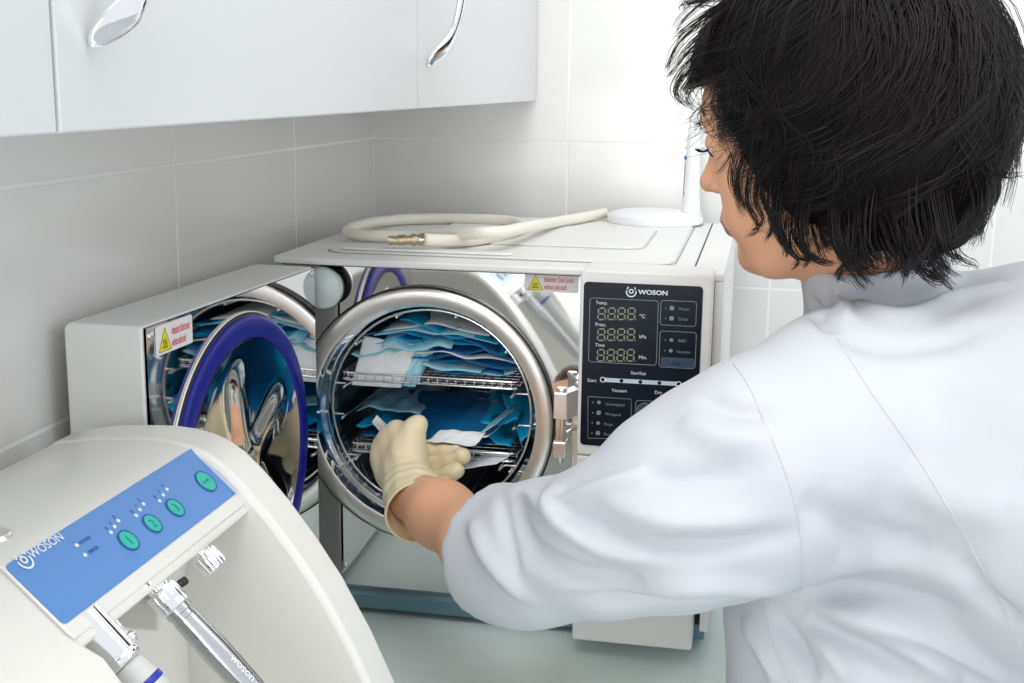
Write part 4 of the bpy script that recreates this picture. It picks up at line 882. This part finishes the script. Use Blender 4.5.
def strand(pts, r0, r1):
    n = len(pts); b = len(V_); P_ = np.array(pts); T = np.gradient(P_, axis=0); T /= np.linalg.norm(T, axis=1)[:, None]+1e-9
    A_ = np.cross(T, P_-HC); A_ /= np.linalg.norm(A_, axis=1)[:, None]+1e-9; B_ = np.cross(T, A_)
    for i in range(n):
        t = i/(n-1); r = (r0*(1-t)+r1*t)
        V_.append(P_[i]+A_[i]*r); V_.append(P_[i]-A_[i]*r*.5+B_[i]*r*.8); V_.append(P_[i]-A_[i]*r*.5-B_[i]*r*.8)
    for i in range(n-1):
        for j in range(3): F_.append((b+i*3+j, b+i*3+(j+1) % 3, b+i*3+3+(j+1) % 3, b+i*3+3+j))
RH3 = R3.T
rn = random.Random(11)
def guide():
    ph = rn.uniform(0, 2*math.pi); a0 = rn.choice([rn.uniform(.02, .5), rn.uniform(.3, 1.2), rn.uniform(.9, 1.7)]); a1 = min(bearing_end(ph)+rn.gauss(0, .11), 2.55); a1 = max(a1, a0+.35)
    tw = rn.uniform(-1.1, .25); wl = rn.uniform(.7, 1.6); p1 = rn.uniform(0, 6.28); am = rn.uniform(.05, .17); lf_ = rn.uniform(-.006, .014); cu = rn.uniform(-.004, .036) if rn.random() < .6 else rn.uniform(-.018, .004)
    K = 13; out = []
    for i in range(K):
        t = i/(K-1); al = a0+(a1-a0)*t; dd, p = surf(al, ph+tw*t*t+am*math.sin(wl*t*6.28+p1), lf_*math.sin(math.pi*min(1, t*1.1+.1))+cu*max(0, t-.68)**1.5*4-.012*(1-t)**3)
        out.append(p)
    return out
NL = 820
for g_ in range(NL):
    gd = np.array(guide()); ns = rn.randint(9, 16); wdt = rn.uniform(.004, .011)
    T = np.gradient(gd, axis=0); T /= np.linalg.norm(T, axis=1)[:, None]; out_ = gd/np.linalg.norm(gd, axis=1)[:, None]; sd = np.cross(T, out_)
    for k in range(ns):
        u, v = rn.gauss(0, 1), rn.gauss(0, .6); ph = rn.uniform(0, 6.28); L = rn.uniform(.82, 1.06); q = []
        for i in range(13):
            t = i/12; sp = wdt*(1-.72*t**1.5); q.append(gd[i]+sd[i]*(u*sp+.0012*math.sin(9*t+ph))+out_[i]*(v*sp*.6+.0010*math.cos(8*t+ph)))
        if L < 1: q = q[:max(6, int(13*L))]
        if rn.random() > .07:                                  # the brow, eye and cheek stay clear
            bad = [i for i, p in enumerate(q) if p[0]-.022 > .066-.22*max(0, -.02-p[2]) and p[2]+.030 < .066]
            if bad: q = q[:bad[0]]
            if len(q) < 4: continue
        strand([HC+RH3@p for p in q], .00050, .00014)
# flyaway and framing wisps read off the outline: over the cheek, ear, temple, nape
def wisp(pts, n, spread, r=.00046):
    """a few curling clumps that leave the hair mass at different heights"""
    base = np.array(smooth_path([P(px, py, y=yy) for px, py, yy in pts], 6)); m = len(base); nc = max(2, n//11); n = int(n*1.25)
    cl = [(np.array([rn.gauss(0, 1), rn.gauss(0, 1), rn.gauss(0, .6)])*spread*1.15, rn.uniform(0, 6.28), rn.uniform(.0015, .0065), rn.uniform(4.5, 9), np.array([rn.gauss(0, 1), rn.gauss(0, .6), rn.gauss(0, .7)])*spread*1.4, rn.uniform(.85, 1.0)) for _ in range(nc)]
    for k in range(n):
        co_, ph, am, fq, ce, ln = cl[k % nc]; o1 = np.array([rn.gauss(0, 1), rn.gauss(0, 1), rn.gauss(0, 1)])*spread*.55; c_end = np.array([rn.gauss(0, 1), rn.gauss(0, 1), rn.gauss(0, 1)])*spread*.28
        st = rn.randint(0, int(m*.45)); cut = max(st+5, int(m*ln*rn.uniform(.88, 1.0))); q = []
        for i in range(st, min(cut, m)):
            t = i/(m-1); dp = .040*max(0, 1-(i-st)/m*3.0)
            q.append(base[i]+co_*(1-.3*t)+o1*(1-.75*t)+c_end*t*t+ce*t**3+np.array([math.cos(ph), .4, math.sin(ph)])*am*t*math.sin(fq*t+ph)+np.array([0, dp, 0]))
        if len(q) > 3: strand(q, r, .00013)
WISPS = [([(745, 95, 1.06), (735, 125, 1.06), (731, 150, 1.065), (722, 168, 1.075), (712, 172, 1.09)], 9, .0030), ([(735, 80, 1.06), (716, 100, 1.08), (706, 122, 1.10), (702, 118, 1.12)], 14, .0035), ([(720, 40, 1.08), (690, 70, 1.10), (681, 95, 1.12), (690, 112, 1.13)], 34, .006),
 ([(705, 20, 1.08), (678, 45, 1.11), (668, 68, 1.12), (664, 82, 1.13)], 26, .005), ([(770, 100, 1.03), (745, 140, 1.04), (738, 172, 1.04), (744, 200, 1.04), (752, 218, 1.045)], 50, .004), ([(790, 120, 1.01), (765, 165, 1.02), (758, 200, 1.02), (768, 225, 1.025), (758, 238, 1.03), (742, 240, 1.04)], 46, .0036),
 ([(800, 140, 1.0), (780, 190, 1.0), (778, 225, 1.005), (790, 250, 1.01), (782, 262, 1.02)], 46, .004), ([(820, 150, .99), (800, 210, .99), (800, 245, 1.0), (815, 262, 1.0), (832, 268, 1.0)], 50, .0045), ([(800, 180, 1.0), (790, 235, 1.0), (806, 258, 1.0), (800, 270, 1.01)], 30, .004),
 ([(850, 150, .99), (838, 210, .985), (845, 250, .985), (862, 272, .985), (868, 282, .99)], 56, .005), ([(880, 160, .98), (868, 220, .98), (872, 258, .975), (890, 270, .98)], 50, .006), ([(910, 160, .98), (905, 220, .98), (915, 258, .975), (935, 280, .975), (915, 262, .97)], 56, .006), ([(940, 150, .98), (945, 210, .98), (950, 250, .98), (962, 262, .98), (945, 278, .975)], 56, .006),
 ([(970, 130, 1.0), (990, 180, 1.0), (985, 215, 1.0), (968, 240, .99), (955, 250, .98)], 60, .007), ([(985, 60, 1.02), (1010, 110, 1.02), (1008, 150, 1.02), (992, 190, 1.01)], 60, .008), ([(960, 0, 1.04), (1000, 40, 1.04), (1018, 80, 1.04), (1012, 100, 1.04)], 50, .007), ([(985, 10, 1.04), (1012, 40, 1.04), (1030, 55, 1.04)], 30, .008),
 ([(1000, 150, 1.01), (1015, 170, 1.01), (1028, 176, 1.01)], 16, .005), ([(730, 0, 1.08), (700, 6, 1.10), (684, 14, 1.12)], 30, .006), ([(760, -20, 1.06), (720, -5, 1.09), (690, 20, 1.12), (676, 40, 1.13)], 40, .007), ([(930, 200, .985), (930, 240, .98), (910, 262, .975), (898, 280, .975)], 40, .006), ([(860, 215, .98), (856, 255, .98), (842, 275, .985), (850, 284, .985)], 34, .004)]
WISPS += [([(862, 200, .99), (866, 235, .985), (874, 262, .985), (884, 272, .985)], 60, .006), ([(885, 200, .985), (892, 240, .98), (900, 266, .98), (893, 282, .98)], 60, .006), ([(905, 205, .985), (916, 240, .98), (930, 262, .98), (940, 272, .98)], 60, .006),
 ([(840, 200, .995), (838, 235, .99), (848, 258, .99), (858, 268, .99)], 50, .005), ([(815, 190, 1.0), (812, 225, 1.0), (822, 248, 1.0), (836, 258, 1.0)], 40, .005)]
for p, n, s in WISPS: wisp(p, n, s)
V_ = np.array(V_)
mesh_obj('loose_locks', V_, F_, M['hair'], hair, smooth=True)
